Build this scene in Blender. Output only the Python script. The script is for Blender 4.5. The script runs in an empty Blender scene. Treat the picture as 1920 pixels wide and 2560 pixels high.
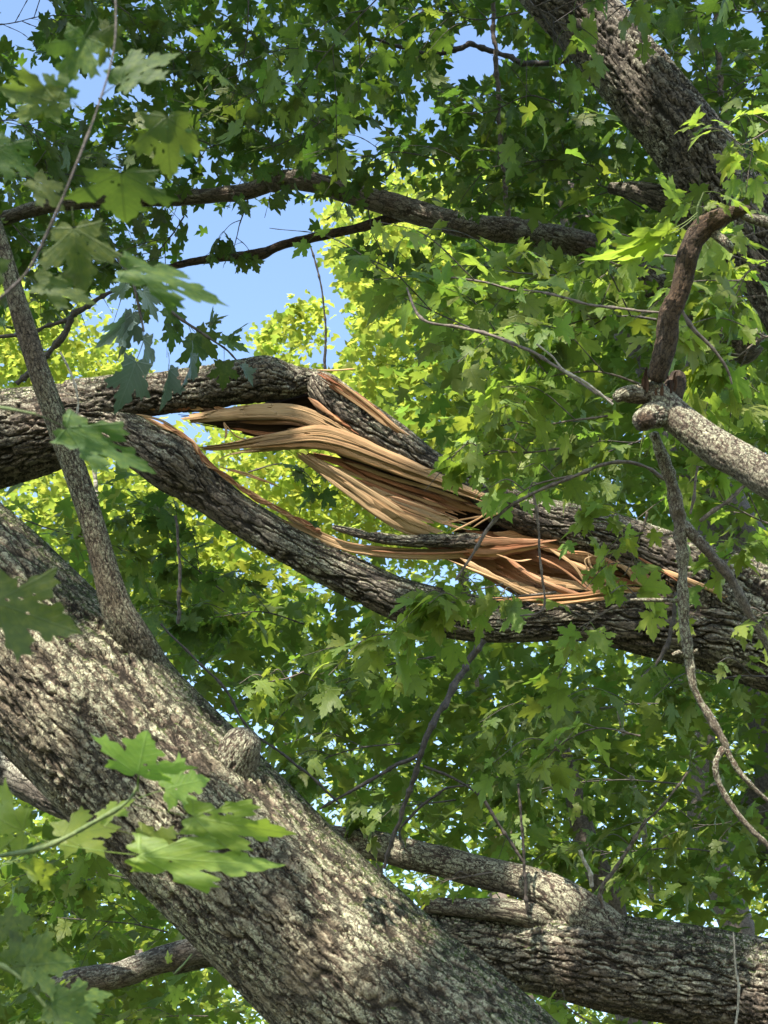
import bpy, bmesh, math, random
import numpy as np
from mathutils import Vector, Matrix, Quaternion
from mathutils.geometry import delaunay_2d_cdt
random.seed(7); rng = np.random.default_rng(11)
S = bpy.context.scene
C = S.collection

# ------------------------------------------------------------------ camera, sky, sun
PITCH = math.radians(33.0)
CAM = np.array([0.0, 0.0, 1.6])
FP = 1280 / math.tan(math.radians(20))           # focal length in photo pixels
cd = bpy.data.cameras.new('camera'); cam = bpy.data.objects.new('camera', cd); C.objects.link(cam)
cd.sensor_fit = 'VERTICAL'; cd.sensor_height = 24; cd.lens = 12 / math.tan(math.radians(20))
cd.clip_start = 0.05; cd.clip_end = 3000
cd.dof.use_dof = True; cd.dof.focus_distance = 5.4; cd.dof.aperture_fstop = 8.0
cam.location = CAM; cam.rotation_euler = (math.pi / 2 + PITCH, 0, 0)
S.camera = cam
RIGHT = np.array([1.0, 0, 0]); FWD = np.array([0, math.cos(PITCH), math.sin(PITCH)]); UP = np.array([0, -math.sin(PITCH), math.cos(PITCH)])
def P(x, y, d):
    return CAM + FWD * d + RIGHT * ((x - 960) / FP * d) + UP * ((1280 - y) / FP * d)
def proj(p):
    q = p - CAM; d = q @ FWD
    dd = np.where(np.abs(d) < 1e-6, 1e-6, d)
    return 960 + (q @ RIGHT) / dd * FP, 1280 - (q @ UP) / dd * FP, d

SUN_EL, SUN_AZ = math.radians(40), math.radians(196)      # azimuth measured from +Y towards +X
SUN = np.array([math.sin(SUN_AZ) * math.cos(SUN_EL), math.cos(SUN_AZ) * math.cos(SUN_EL), math.sin(SUN_EL)])
w = bpy.data.worlds.new('World'); S.world = w; w.use_nodes = True
nt = w.node_tree; bg = nt.nodes['Background']
sky = nt.nodes.new('ShaderNodeTexSky'); sky.sky_type = 'NISHITA'; sky.sun_disc = False
sky.sun_elevation = SUN_EL; sky.sun_rotation = SUN_AZ
sky.altitude = 200; sky.air_density = 1.1; sky.dust_density = 0.5; sky.ozone_density = 0.9
nt.links.new(sky.outputs[0], bg.inputs[0]); bg.inputs[1].default_value = 0.15
sl = bpy.data.lights.new('sun', 'SUN'); sun = bpy.data.objects.new('sun', sl); C.objects.link(sun)
sl.energy = 5.0; sl.angle = math.radians(0.53); sl.color = (1.0, 0.94, 0.84)
sun.rotation_euler = Vector(SUN).to_track_quat('Z', 'Y').to_euler()
S.view_settings.view_transform = 'Standard'; S.view_settings.look = 'None'
S.view_settings.exposure = 1.62; S.view_settings.gamma = 1.0; S.view_settings.use_curve_mapping = False
S.render.engine = 'CYCLES'
S.cycles.max_bounces = 8; S.cycles.transmission_bounces = 6; S.cycles.diffuse_bounces = 4

# ------------------------------------------------------------------ tagging helpers
def tag(o, label=None, cat=None, group=None, kind=None):
    if label: o['label'] = label
    if cat: o['category'] = cat
    if group: o['group'] = group
    if kind: o['kind'] = kind
    return o
def thing(name, label, cat, loc=(0, 0, 0), group=None):
    o = bpy.data.objects.new(name, None); C.objects.link(o); o.location = Vector(loc)
    o.empty_display_size = 0.1
    return tag(o, label, cat, group)
def link(name, me, parent=None, mat=None):
    o = bpy.data.objects.new(name, me); C.objects.link(o)
    if mat and not me.materials: me.materials.append(mat)
    if parent:
        o.parent = parent; o.location = -parent.location
    return o

# ------------------------------------------------------------------ numpy noise
def _h(ix, iy, iz, s=0):
    n = (ix.astype(np.int64) * 374761393 + iy.astype(np.int64) * 668265263 + iz.astype(np.int64) * 2147483647 + s * 1274126177) & 0xFFFFFFFF
    n = ((n ^ (n >> 13)) * 1274126177) & 0xFFFFFFFF
    n = ((n ^ (n >> 16)) * 2246822519) & 0xFFFFFFFF
    return ((n ^ (n >> 15)) & 0xFFFFFF) / float(0xFFFFFF)
def vnoise(p, s=0):
    i = np.floor(p); f = p - i; f = f * f * (3 - 2 * f)
    r = 0
    for a in (0, 1):
        wa = f[:, 0] if a else 1 - f[:, 0]
        for b in (0, 1):
            wb = f[:, 1] if b else 1 - f[:, 1]
            for c in (0, 1):
                wc = f[:, 2] if c else 1 - f[:, 2]
                r = r + wa * wb * wc * _h(i[:, 0] + a, i[:, 1] + b, i[:, 2] + c, s)
    return r * 2 - 1
def fbm(p, o=3, s=0):
    r = 0; a = 1.0; t = 0
    for k in range(o):
        r = r + a * vnoise(p * 2 ** k, s + k * 17); t += a; a *= 0.5
    return r / t
def worley(p, s=0):
    i = np.floor(p); f1 = np.full(len(p), 9.0); f2 = np.full(len(p), 9.0)
    for a in (-1, 0, 1):
        for b in (-1, 0, 1):
            for c in (-1, 0, 1):
                j = (i[:, 0] + a, i[:, 1] + b, i[:, 2] + c)
                d = (j[0] + _h(*j, s) - p[:, 0]) ** 2 + (j[1] + _h(*j, s + 5) - p[:, 1]) ** 2 + (j[2] + _h(*j, s + 9) - p[:, 2]) ** 2
                m = d < f1
                f2 = np.where(m, f1, np.minimum(f2, d)); f1 = np.where(m, d, f1)
    return np.sqrt(f1), np.sqrt(f2)
def sstep(a, b, x):
    t = np.clip((x - a) / (b - a), 0, 1); return t * t * (3 - 2 * t)

# ------------------------------------------------------------------ material helpers
def newmat(name):
    m = bpy.data.materials.new(name); m.use_nodes = True
    m.node_tree.nodes.clear(); return m, m.node_tree
class NT:
    def __init__(s, nt): s.nt = nt
    def n(s, t, **kw):
        nd = s.nt.nodes.new(t)
        for k, v in kw.items():
            if k.startswith('i_'): nd.inputs[k[2:].replace('_', ' ')].default_value = v
            else: setattr(nd, k, v)
        return nd
    def l(s, a, b): s.nt.links.new(a, b)
    def math(s, op, a, b=None, c=None, clamp=False):
        nd = s.nt.nodes.new('ShaderNodeMath'); nd.operation = op; nd.use_clamp = clamp
        for k, v in enumerate((a, b, c)):
            if v is None: continue
            if isinstance(v, (int, float)): nd.inputs[k].default_value = v
            else: s.l(v, nd.inputs[k])
        return nd.outputs[0]
    def ramp(s, x, stops, interp='LINEAR'):
        nd = s.nt.nodes.new('ShaderNodeValToRGB'); cr = nd.color_ramp; cr.interpolation = interp
        while len(cr.elements) < len(stops): cr.elements.new(0.5)
        for e, (p, c) in zip(cr.elements, stops):
            e.position = p; e.color = (c if isinstance(c, tuple) else (c, c, c)) + (1,)
        s.l(x, nd.inputs[0]); return nd.outputs[0]
    def mix(s, f, a, b, bt='MIX'):
        nd = s.nt.nodes.new('ShaderNodeMix'); nd.data_type = 'RGBA'; nd.blend_type = bt
        for k, v in ((0, f), (6, a), (7, b)):
            if isinstance(v, (int, float)): nd.inputs[k].default_value = v
            elif isinstance(v, tuple): nd.inputs[k].default_value = v + (1,)
            else: s.l(v, nd.inputs[k])
        return nd.outputs[2]
    def noise(s, v, scale, detail=4, rough=0.6):
        nd = s.nt.nodes.new('ShaderNodeTexNoise'); nd.inputs['Scale'].default_value = scale
        nd.inputs['Detail'].default_value = detail; nd.inputs['Roughness'].default_value = rough
        s.l(v, nd.inputs['Vector']); return nd.outputs[0]

def bark_material(name, ridge, deep, lichen, lich_amt, moss=0.0, fine=1.0, warm=(0.20, 0.125, 0.085)):
    m, t = newmat(name); N = NT(t)
    co = N.n('ShaderNodeAttribute', attribute_name='bco').outputs['Vector']
    h = N.n('ShaderNodeAttribute', attribute_name='h').outputs['Fac']
    geo = N.n('ShaderNodeNewGeometry')
    sep = N.n('ShaderNodeSeparateXYZ'); N.l(geo.outputs['Normal'], sep.inputs[0])
    n1 = N.noise(co, 9, 5, 0.65); n2 = N.noise(co, 60 * fine, 5, 0.7); n3 = N.noise(co, 190 * fine, 3, 0.7)
    n4 = N.noise(co, 3.2, 3, 0.6)
    base = N.mix(N.ramp(n1, [(0.35, 0.0), (0.65, 1.0)]), ridge, warm)
    base = N.mix(N.ramp(n2, [(0.3, 0.55), (0.7, 0.0)]), base, deep)
    # crusty lichen: patches broken up into millimetre specks
    lm = N.math('ADD', N.math('MULTIPLY', n4, 0.6), N.math('MULTIPLY', n1, 0.4))
    lm = N.math('ADD', lm, N.math('MULTIPLY', sep.outputs['Z'], 0.13))
    lm = N.ramp(N.math('ADD', lm, lich_amt - 0.5), [(0.42, 0.0), (0.56, 1.0)])
    vor = N.n('ShaderNodeTexVoronoi'); vor.inputs['Scale'].default_value = 95 * fine; N.l(co, vor.inputs['Vector'])
    wr = N.noise(co, 130 * fine, 3, 0.7)
    spk = N.ramp(N.math('ADD', N.math('MULTIPLY', wr, 1.0), N.math('MULTIPLY', n2, 0.9)), [(0.82, 0.0), (1.02, 1.0)])
    lf = N.math('MULTIPLY', N.math('MULTIPLY', lm, spk), N.ramp(h, [(0.35, 0.0), (0.65, 1.0)]))
    l2 = N.mix(n3, lichen, tuple(c * 0.72 for c in lichen))
    base = N.mix(lf, base, l2)
    if moss > 0:
        mm = N.math('MULTIPLY', N.ramp(N.math('ADD', sep.outputs['Z'], N.math('MULTIPLY', n4, 1.3)), [(1.05 - moss * 0.4, 0.0), (1.25 - moss * 0.4, 1.0)]), N.ramp(n2, [(0.42, 0.0), (0.55, 1.0)]))
        base = N.mix(mm, base, (0.055, 0.075, 0.016))
    bq = N.n('ShaderNodeAttribute', attribute_name='bq').outputs['Vector']
    cs = N.n('ShaderNodeAttribute', attribute_name='cell').outputs['Fac']
    wn = N.n('ShaderNodeTexNoise'); wn.inputs['Scale'].default_value = 1.3; wn.inputs['Detail'].default_value = 5; wn.inputs['Roughness'].default_value = 0.65
    N.l(bq, wn.inputs['Vector'])
    wa = N.n('ShaderNodeVectorMath', operation='MULTIPLY_ADD'); N.l(wn.outputs['Color'], wa.inputs[0]); wa.inputs[1].default_value = (1.5, 1.5, 1.5); N.l(bq, wa.inputs[2])
    def cracks(sc, w):
        mp = N.n('ShaderNodeMapping'); mp.inputs['Scale'].default_value = sc; N.l(wa.outputs[0], mp.inputs[0])
        v = N.n('ShaderNodeTexVoronoi', feature='DISTANCE_TO_EDGE'); v.inputs['Scale'].default_value = 1; N.l(mp.outputs[0], v.inputs['Vector'])
        return N.ramp(v.outputs['Distance'], [(0.0, 0.0), (w, 1.0)], 'EASE')
    c1 = cracks((0.85, 0.85, 0.30), 0.085); c2 = cracks((1.5, 1.5, 0.95), 0.06); c3 = cracks((3.4, 3.4, 2.6), 0.07)
    c2 = N.math('MAXIMUM', c2, N.ramp(n1, [(0.40, 0.75), (0.60, 0.1)]))
    ck = N.math('MULTIPLY', c1, c2)
    base = N.mix(N.math('MULTIPLY', N.math('SUBTRACT', 1.0, c3), 0.35), base, deep)
    base = N.mix(N.math('MULTIPLY', N.math('SUBTRACT', 1.0, ck), 0.85), base, deep)
    base = N.mix(N.ramp(h, [(0.05, 0.8), (0.35, 0.0)]), base, deep)
    b = N.n('ShaderNodeBsdfPrincipled'); N.l(base, b.inputs['Base Color']); b.inputs['Roughness'].default_value = 0.88
    b.inputs['Specular IOR Level'].default_value = 0.25
    hh = N.math('ADD', N.math('ADD', N.math('MULTIPLY', n2, 0.6), N.math('MULTIPLY', n3, 0.35)), N.math('MULTIPLY', lf, 0.35))
    bp0 = N.n('ShaderNodeBump'); bp0.inputs['Strength'].default_value = 1.0; N.l(N.math('MULTIPLY', cs, 0.28), bp0.inputs['Distance'])
    N.l(N.math('ADD', ck, N.math('MULTIPLY', c3, 0.25)), bp0.inputs['Height'])
    bp = N.n('ShaderNodeBump'); bp.inputs['Strength'].default_value = 0.8; bp.inputs['Distance'].default_value = 0.004 / fine
    N.l(hh, bp.inputs['Height']); N.l(bp0.outputs[0], bp.inputs['Normal']); N.l(bp.outputs[0], b.inputs['Normal'])
    o = N.n('ShaderNodeOutputMaterial'); N.l(b.outputs[0], o.inputs[0]); return m
BARK_A = bark_material('lichened furrowed bark', (0.210, 0.165, 0.108), (0.026, 0.020, 0.013), (0.41, 0.39, 0.255), 0.57, 0.6, warm=(0.225, 0.165, 0.12))
BARK_B = bark_material('grey broken limb bark', (0.205, 0.168, 0.130), (0.022, 0.018, 0.014), (0.42, 0.40, 0.29), 0.52, 0.2, 1.1, warm=(0.20, 0.14, 0.10))
BARK_C = bark_material('dark ridged bark', (0.21, 0.18, 0.145), (0.020, 0.017, 0.013), (0.46, 0.44, 0.33), 0.50, 0.1, 1.0, warm=(0.15, 0.115, 0.085))
BARK_D = bark_material('pale crusty lichen bark', (0.25, 0.205, 0.155), (0.05, 0.038, 0.028), (0.52, 0.50, 0.34), 0.60, 0.0, 1.4)
BARK_E = bark_material('smooth young bark', (0.25, 0.215, 0.17), (0.05, 0.04, 0.03), (0.47, 0.45, 0.34), 0.52, 0.0, 1.6)
BARK_F = bark_material('brown dead branch bark', (0.125, 0.092, 0.065), (0.020, 0.014, 0.010), (0.42, 0.40, 0.27), 0.36, 0.0, 1.5, warm=(0.15, 0.085, 0.045))
def twig_material(name, c1, c2):
    m, t = newmat(name); N = NT(t)
    co = N.n('ShaderNodeNewGeometry').outputs['Position']
    b = N.n('ShaderNodeBsdfPrincipled'); N.l(N.mix(N.ramp(N.noise(co, 70, 4), [(0.4, 0.0), (0.6, 1.0)]), c1, c2), b.inputs['Base Color'])
    b.inputs['Roughness'].default_value = 0.75
    bp = N.n('ShaderNodeBump'); bp.inputs['Distance'].default_value = 0.002; N.l(N.noise(co, 160, 3), bp.inputs['Height']); N.l(bp.outputs[0], b.inputs['Normal'])
    o = N.n('ShaderNodeOutputMaterial'); N.l(b.outputs[0], o.inputs[0]); return m
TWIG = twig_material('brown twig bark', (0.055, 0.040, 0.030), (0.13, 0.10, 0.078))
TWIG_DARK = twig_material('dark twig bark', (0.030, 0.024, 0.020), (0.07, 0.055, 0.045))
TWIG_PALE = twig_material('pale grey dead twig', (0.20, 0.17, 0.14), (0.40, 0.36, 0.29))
TWIG_GREEN = twig_material('green shoot skin', (0.07, 0.105, 0.03), (0.12, 0.15, 0.05))

def wood_material(name, stops, dark=(0.06, 0.03, 0.018)):
    m, t = newmat(name); N = NT(t)
    co = N.n('ShaderNodeAttribute', attribute_name='wco').outputs['Vector']
    rnd = N.n('ShaderNodeAttribute', attribute_name='rnd').outputs['Fac']
    mp = N.n('ShaderNodeMapping'); mp.inputs['Scale'].default_value = (1.5, 34, 34); N.l(co, mp.inputs[0])
    mp2 = N.n('ShaderNodeMapping'); mp2.inputs['Scale'].default_value = (3.5, 190, 190); N.l(co, mp2.inputs[0])
    a = N.noise(mp.outputs[0], 1, 4, 0.6); f = N.noise(mp2.outputs[0], 1, 3, 0.7); g = N.noise(co, 6, 3)
    v = N.math('ADD', N.math('ADD', N.math('MULTIPLY', a, 0.7), N.math('MULTIPLY', g, 0.35)), N.math('MULTIPLY', rnd, 0.30))
    col = N.ramp(N.math('SUBTRACT', v, 0.12), stops)
    col = N.mix(N.ramp(f, [(0.26, 0.45), (0.42, 0.0)]), col, dark)
    b = N.n('ShaderNodeBsdfPrincipled'); N.l(col, b.inputs['Base Color']); b.inputs['Roughness'].default_value = 0.85; b.inputs['Specular IOR Level'].default_value = 0.15
    bp = N.n('ShaderNodeBump'); bp.inputs['Distance'].default_value = 0.005; bp.inputs['Strength'].default_value = 0.9
    N.l(N.math('ADD', f, a), bp.inputs['Height']); N.l(bp.outputs[0], b.inputs['Normal'])
    o = N.n('ShaderNodeOutputMaterial'); N.l(b.outputs[0], o.inputs[0]); return m
WOOD_PALE = wood_material('torn pale wood', [(0.25, (0.16, 0.085, 0.042)), (0.5, (0.29, 0.180, 0.090)), (0.78, (0.42, 0.285, 0.155))])
WOOD_RED = wood_material('torn reddish inner wood', [(0.25, (0.11, 0.040, 0.020)), (0.5, (0.25, 0.105, 0.052)), (0.78, (0.42, 0.25, 0.14))])
WOOD_ORANGE = wood_material('orange inner bark edge', [(0.25, (0.18, 0.080, 0.036)), (0.5, (0.35, 0.185, 0.085)), (0.75, (0.48, 0.31, 0.165))])
WOOD_DARK = wood_material('heartwood darkened as shade', [(0.25, (0.022, 0.013, 0.010)), (0.5, (0.055, 0.030, 0.019)), (0.75, (0.12, 0.07, 0.042))])  # shade of the hollow put into the wood colour; bark shards share it

def leaf_material(name, refl, trans, tamt=0.45, yellow=(0.16, 0.20, 0.03), attr=False, under=None, fancy=True, rough=0.5):
    m, t = newmat(name); N = NT(t)
    if attr: rnd = N.n('ShaderNodeAttribute', attribute_name='rnd').outputs['Fac']
    else: rnd = N.n('ShaderNodeObjectInfo').outputs['Random']
    hsv = N.n('ShaderNodeHueSaturation')
    N.l(N.math('ADD', N.math('MULTIPLY', rnd, 0.05), 0.462), hsv.inputs['Hue'])
    N.l(N.math('ADD', N.math('MULTIPLY', N.math('FRACT', N.math('MULTIPLY', rnd, 7.3)), 0.7), 0.65), hsv.inputs['Value'])
    col = refl
    vein = None
    if fancy:
        uv = N.n('ShaderNodeUVMap', uv_map='UVMap').outputs[0]
        sp = N.n('ShaderNodeSeparateXYZ'); N.l(uv, sp.inputs[0])
        x = N.math('ABSOLUTE', N.math('SUBTRACT', sp.outputs[0], 0.5)); y = N.math('SUBTRACT', sp.outputs[1], 0.2)
        d = x
        for dx, dy in ((0.81, 0.585), (0.98, -0.12)):
            ln = N.math('ABSOLUTE', N.math('SUBTRACT', N.math('MULTIPLY', x, dy), N.math('MULTIPLY', y, dx)))
            ln = N.math('ADD', ln, N.math('MULTIPLY', N.math('LESS_THAN', N.math('ADD', N.math('MULTIPLY', x, dx), N.math('MULTIPLY', y, dy)), 0), 1.0))
            d = N.math('MINIMUM', d, ln)
        main = N.ramp(d, [(0.006, 1.0), (0.016, 0.0)])
        s2 = N.math('ABSOLUTE', N.math('SUBTRACT', N.math('FRACT', N.math('MULTIPLY', N.math('SUBTRACT', y, N.math('MULTIPLY', x, 1.1)), 8.0)), 0.5))
        sec = N.math('MULTIPLY', N.ramp(s2, [(0.03, 1.0), (0.09, 0.0)]), 0.5)
        vein = N.math('MAXIMUM', main, sec)
        nz = N.noise(uv, 9, 4)
        col = N.mix(N.math('MULTIPLY', N.ramp(nz, [(0.45, 0.0), (0.72, 1.0)]), 0.6), refl, yellow)
        col = N.mix(N.math('MULTIPLY', N.ramp(N.noise(uv, 26, 2), [(0.66, 0.0), (0.70, 1.0)]), 0.7), col, (0.10, 0.065, 0.02))
        col = N.mix(N.math('MULTIPLY', vein, 0.55), col, tuple(min(1, c * 1.9 + 0.02) for c in refl))
    if isinstance(col, tuple):
        rgb = N.n('ShaderNodeRGB'); rgb.outputs[0].default_value = col + (1,); col = rgb.outputs[0]
    if under:
        bf = N.n('ShaderNodeNewGeometry').outputs['Backfacing']
        col = N.mix(bf, col, under)
    N.l(col, hsv.inputs['Color'])
    b = N.n('ShaderNodeBsdfPrincipled'); N.l(hsv.outputs[0], b.inputs['Base Color']); b.inputs['Roughness'].default_value = rough
    b.inputs['Specular IOR Level'].default_value = 0.3
    hs2 = N.n('ShaderNodeHueSaturation'); hs2.inputs['Color'].default_value = trans + (1,)
    if fancy: N.l(N.mix(N.math('MULTIPLY', vein, 0.6), trans, tuple(c * 0.35 for c in trans)), hs2.inputs['Color'])
    N.l(N.math('ADD', N.math('MULTIPLY', rnd, 0.045), 0.475), hs2.inputs['Hue'])
    N.l(N.math('ADD', N.math('MULTIPLY', N.math('FRACT', N.math('MULTIPLY', rnd, 5.1)), 0.4), 0.8), hs2.inputs['Value'])
    tr = N.n('ShaderNodeBsdfTranslucent'); N.l(hs2.outputs[0], tr.inputs[0])
    if fancy:
        bp = N.n('ShaderNodeBump'); bp.inputs['Distance'].default_value = 0.002; bp.inputs['Strength'].default_value = 0.5
        N.l(N.math('ADD', vein, nz), bp.inputs['Height']); N.l(bp.outputs[0], b.inputs['Normal'])
    mx = N.n('ShaderNodeMixShader'); mx.inputs[0].default_value = tamt
    N.l(b.outputs[0], mx.inputs[1]); N.l(tr.outputs[0], mx.inputs[2])
    o = N.n('ShaderNodeOutputMaterial'); N.l(mx.outputs[0], o.inputs[0]); return m
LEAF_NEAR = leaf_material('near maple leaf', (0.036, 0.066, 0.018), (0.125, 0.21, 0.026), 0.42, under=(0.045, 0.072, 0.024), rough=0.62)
LEAF_LIT = leaf_material('sun-brightened maple leaf', (0.090, 0.135, 0.028), (0.33, 0.46, 0.045), 0.48)  # maple leaf colour brightened to stand for sun on it
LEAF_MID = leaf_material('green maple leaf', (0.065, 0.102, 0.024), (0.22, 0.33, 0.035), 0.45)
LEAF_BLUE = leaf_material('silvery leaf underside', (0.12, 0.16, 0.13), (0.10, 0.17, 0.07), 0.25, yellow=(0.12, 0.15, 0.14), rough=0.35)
LEAF_DARK = leaf_material('dark maple leaf', (0.040, 0.070, 0.018), (0.11, 0.20, 0.022), 0.38)  # the same leaf with shade put into its colour
ST_DARK = leaf_material('shade-toned dark foliage', (0.040, 0.070, 0.017), (0.13, 0.22, 0.02), 0.40, attr=True, fancy=False)  # foliage colour darkened to stand for canopy shade
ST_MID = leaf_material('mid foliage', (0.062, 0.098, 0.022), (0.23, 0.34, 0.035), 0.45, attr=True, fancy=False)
ST_SHADE = leaf_material('shade-toned foliage', (0.055, 0.088, 0.020), (0.21, 0.31, 0.03), 0.45, attr=True, fancy=False)  # shade put into the colour for dark pockets in the lower foliage
ST_LIT = leaf_material('sun-brightened yellow green foliage', (0.155, 0.20, 0.035), (0.50, 0.60, 0.08), 0.45, attr=True, fancy=False, rough=0.55)  # colour raised above plain foliage to paint in the sunlight

# ------------------------------------------------------------------ tubes with real furrowed bark
def catmull(pts, n):
    p = np.array(pts, float); p = np.vstack([2 * p[0] - p[1], p, 2 * p[-1] - p[-2]])
    out = []
    k = len(p) - 3; per = max(2, n // k)
    for i in range(k):
        t = np.linspace(0, 1, per, endpoint=False)[:, None]
        a, b, c, d = p[i], p[i + 1], p[i + 2], p[i + 3]
        out.append(0.5 * ((2 * b) + (c - a) * t + (2 * a - 5 * b + 4 * c - d) * t ** 2 + (3 * b - a - 3 * c + d) * t ** 3))
    out.append(p[-2][None]); return np.vstack(out)
def resample(c, step):
    seg = np.linalg.norm(np.diff(c[:, :3], axis=0), axis=1); L = np.concatenate([[0], np.cumsum(seg)])
    n = max(3, int(L[-1] / step)); s = np.linspace(0, L[-1], n)
    return np.stack([np.interp(s, L, c[:, k]) for k in range(c.shape[1])], 1), s
def frames(c):
    T = np.gradient(c, axis=0); T /= np.linalg.norm(T, axis=1)[:, None]
    U = np.zeros_like(T); u = np.cross(T[0], FWD); u /= np.linalg.norm(u)
    for i in range(len(T)):
        u = u - T[i] * (u @ T[i]); u /= np.linalg.norm(u); U[i] = u
    return T, U, np.cross(T, U)
def to3(pts):        # (px, py, depth, radius_px) -> x,y,z,radius
    return [list(P(x, y, d)) + [r * d / FP] for x, y, d, r in pts]
def grid_mesh(name, V, m, wrap=True):
    n = len(V) // m
    i = np.arange(n - 1)[:, None]; j = np.arange(m if wrap else m - 1)[None]
    a = i * m + j; b = i * m + (j + 1) % m
    F = np.stack([a, b, b + m, a + m], -1).reshape(-1, 4)
    me = bpy.data.meshes.new(name)
    me.vertices.add(len(V)); me.vertices.foreach_set('co', V.astype(np.float32).ravel())
    me.loops.add(F.size); me.loops.foreach_set('vertex_index', F.astype(np.int32).ravel())
    me.polygons.add(len(F)); me.polygons.foreach_set('loop_start', np.arange(0, F.size, 4, dtype=np.int32))
    me.polygons.foreach_set('use_smooth', np.ones(len(F), bool))
    me.update(); me.validate(); return me
def setattr_v(me, name, A):
    if A.ndim == 1: at = me.attributes.new(name, 'FLOAT', 'POINT'); at.data.foreach_set('value', A.astype(np.float32))
    else: at = me.attributes.new(name, 'FLOAT_VECTOR', 'POINT'); at.data.foreach_set('vector', A.astype(np.float32).ravel())
def bark_height(co, cell, stretch, seed):
    """co: metres, z along the limb. Interlaced long furrows with cross cracks."""
    j = np.stack([fbm(co / cell * 0.9, 3, seed + 3), fbm(co / cell * 0.9, 3, seed + 31), fbm(co / cell * 0.6, 2, seed + 51) * 2], 1)
    wv = co + 0.36 * cell * j
    q = wv / (cell * 1.1); q[:, 2] *= stretch * 0.36            # long furrows
    a, b = worley(q, seed); e = b - a
    wid = 0.10 + 0.10 * fbm(co / (cell * 3), 2, seed + 11)
    big = sstep(0.0, 1.0, np.clip((e - 0.015) / np.maximum(wid, .04), 0, 1))
    q2 = wv / (cell * 0.62) + 7.3; q2[:, 2] *= stretch * 0.85      # blocks broken across
    a2, b2 = worley(q2, seed + 40); small = sstep(0.0, 0.16, b2 - a2)
    depth = 0.30 + 0.35 * fbm(co / (cell * 2.2) + 3.1, 2, seed + 60)
    rough = fbm(co / (cell * 0.30), 3, seed + 70); tilt = 0.5
    h = big * (1 - np.clip(depth, .05, .7) * (1 - small)) * 0.92 + 0.07 * rough * big
    return np.clip(h, 0, 1), big
def bark_tube(name, pts, parent, mat, step_px=3.6, ring=None, amp=0.10, cell=0.035, stretch=0.28, seed=0, bumps=(), flat=1.0, lump=0.05, world=False, cap=True, trim=None, twist=0.0):
    p3 = pts if world else to3(pts)
    c = catmull(p3, 400); dmean = np.mean([q[2] for q in pts]) if not world else 5.0
    st = step_px * 1.3 * dmean / FP
    c, s = resample(c, st)
    r = c[:, 3]; T, U, W = frames(c[:, :3])
    if cap:                                   # rounded ends
        e = np.minimum(s, s[-1] - s) / np.maximum(r, 1e-4)
        endf = np.sqrt(np.clip(1 - (1 - np.clip(e / 0.6, 0, 1)) ** 2, 0.0004, 1)); 
    else: endf = np.ones_like(r)
    rmax = r.max()
    m = ring or int(np.clip(2 * math.pi * rmax / st, 12, 340))
    th = np.linspace(0, 2 * math.pi, m, endpoint=False)
    TH = (th[None] + twist * s[:, None]); ct, sn = np.cos(TH), np.sin(TH)
    R = np.repeat(r[:, None], m, 1)
    co = np.stack([R * ct, R * sn, np.repeat(s[:, None], m, 1)], -1).reshape(-1, 3)
    co0 = co + np.array([seed * 3.1, seed * 1.7, seed * 2.3])
    h, big = bark_height(co0, cell, stretch, seed)
    low = fbm(co0 / (rmax * 1.6), 3, seed + 90).reshape(R.shape)
    Rr = R * (1 + lump * 2 * low)
    Rr = Rr + (h.reshape(R.shape) - 0.85) * amp * np.minimum(R, 0.25)
    Rr = Rr * endf[:, None]
    V = c[:, None, :3] + (np.cos(th)[None, :, None] * U[:, None] + np.sin(th)[None, :, None] * W[:, None] * flat) * Rr[..., None]
    V = V.reshape(-1, 3)
    for (bx, by, bd, br, bh) in bumps:        # knots / swellings
        b = P(bx, by, bd); rr = br * bd / FP; hh = bh * bd / FP
        dist = np.linalg.norm(V - b, axis=1); k = np.exp(-(dist / rr) ** 2)
        ctr = np.repeat(c[:, :3], m, axis=0); nd = V - ctr; nd /= np.maximum(np.linalg.norm(nd, axis=1), 1e-5)[:, None]
        V = V + nd * (k * hh)[:, None]
    me = grid_mesh(name, V, m)
    setattr_v(me, 'h', h); setattr_v(me, 'bco', co0); setattr_v(me, 'bq', co0 / cell * np.array([1, 1, stretch * 2.2])); setattr_v(me, 'cell', np.full(len(V), cell))
    return link(name, me, parent, mat)

def thin_tube(name, pts, parent, mat, ring=7, step=None, knobs=0.12, seed=0, world=False):
    p3 = pts if world else to3(pts)
    c = catmull(p3, max(12, len(p3) * 6)); L = np.linalg.norm(np.diff(c[:, :3], axis=0), axis=1).sum()
    st = step or max(0.006, L / 120); c, s = resample(c, st); T, U, W = frames(c[:, :3])
    th = np.linspace(0, 2 * math.pi, ring, endpoint=False)
    wob = 1 + knobs * 2 * vnoise(np.stack([s / 0.02, s * 0 + seed, s * 0], 1), seed)
    node = 1 + knobs * 3 * np.exp(-(((s / 0.09) % 1 - 0.5) / 0.08) ** 2)
    R = c[:, 3] * wob * node
    jit = np.stack([vnoise(np.stack([s / 0.05, s * 0 + k * 5.3, s * 0 + seed], 1), 3 + k) for k in range(3)], 1) * c[:, 3:4] * 0.5
    V = ((c[:, :3] + jit)[:, None] + (np.cos(th)[None, :, None] * U[:, None] + np.sin(th)[None, :, None] * W[:, None]) * R[:, None, None]).reshape(-1, 3)
    me = grid_mesh(name, V, ring)
    setattr_v(me, 'h', np.ones(len(V))); setattr_v(me, 'bco', V)
    return link(name, me, parent, mat)

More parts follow.
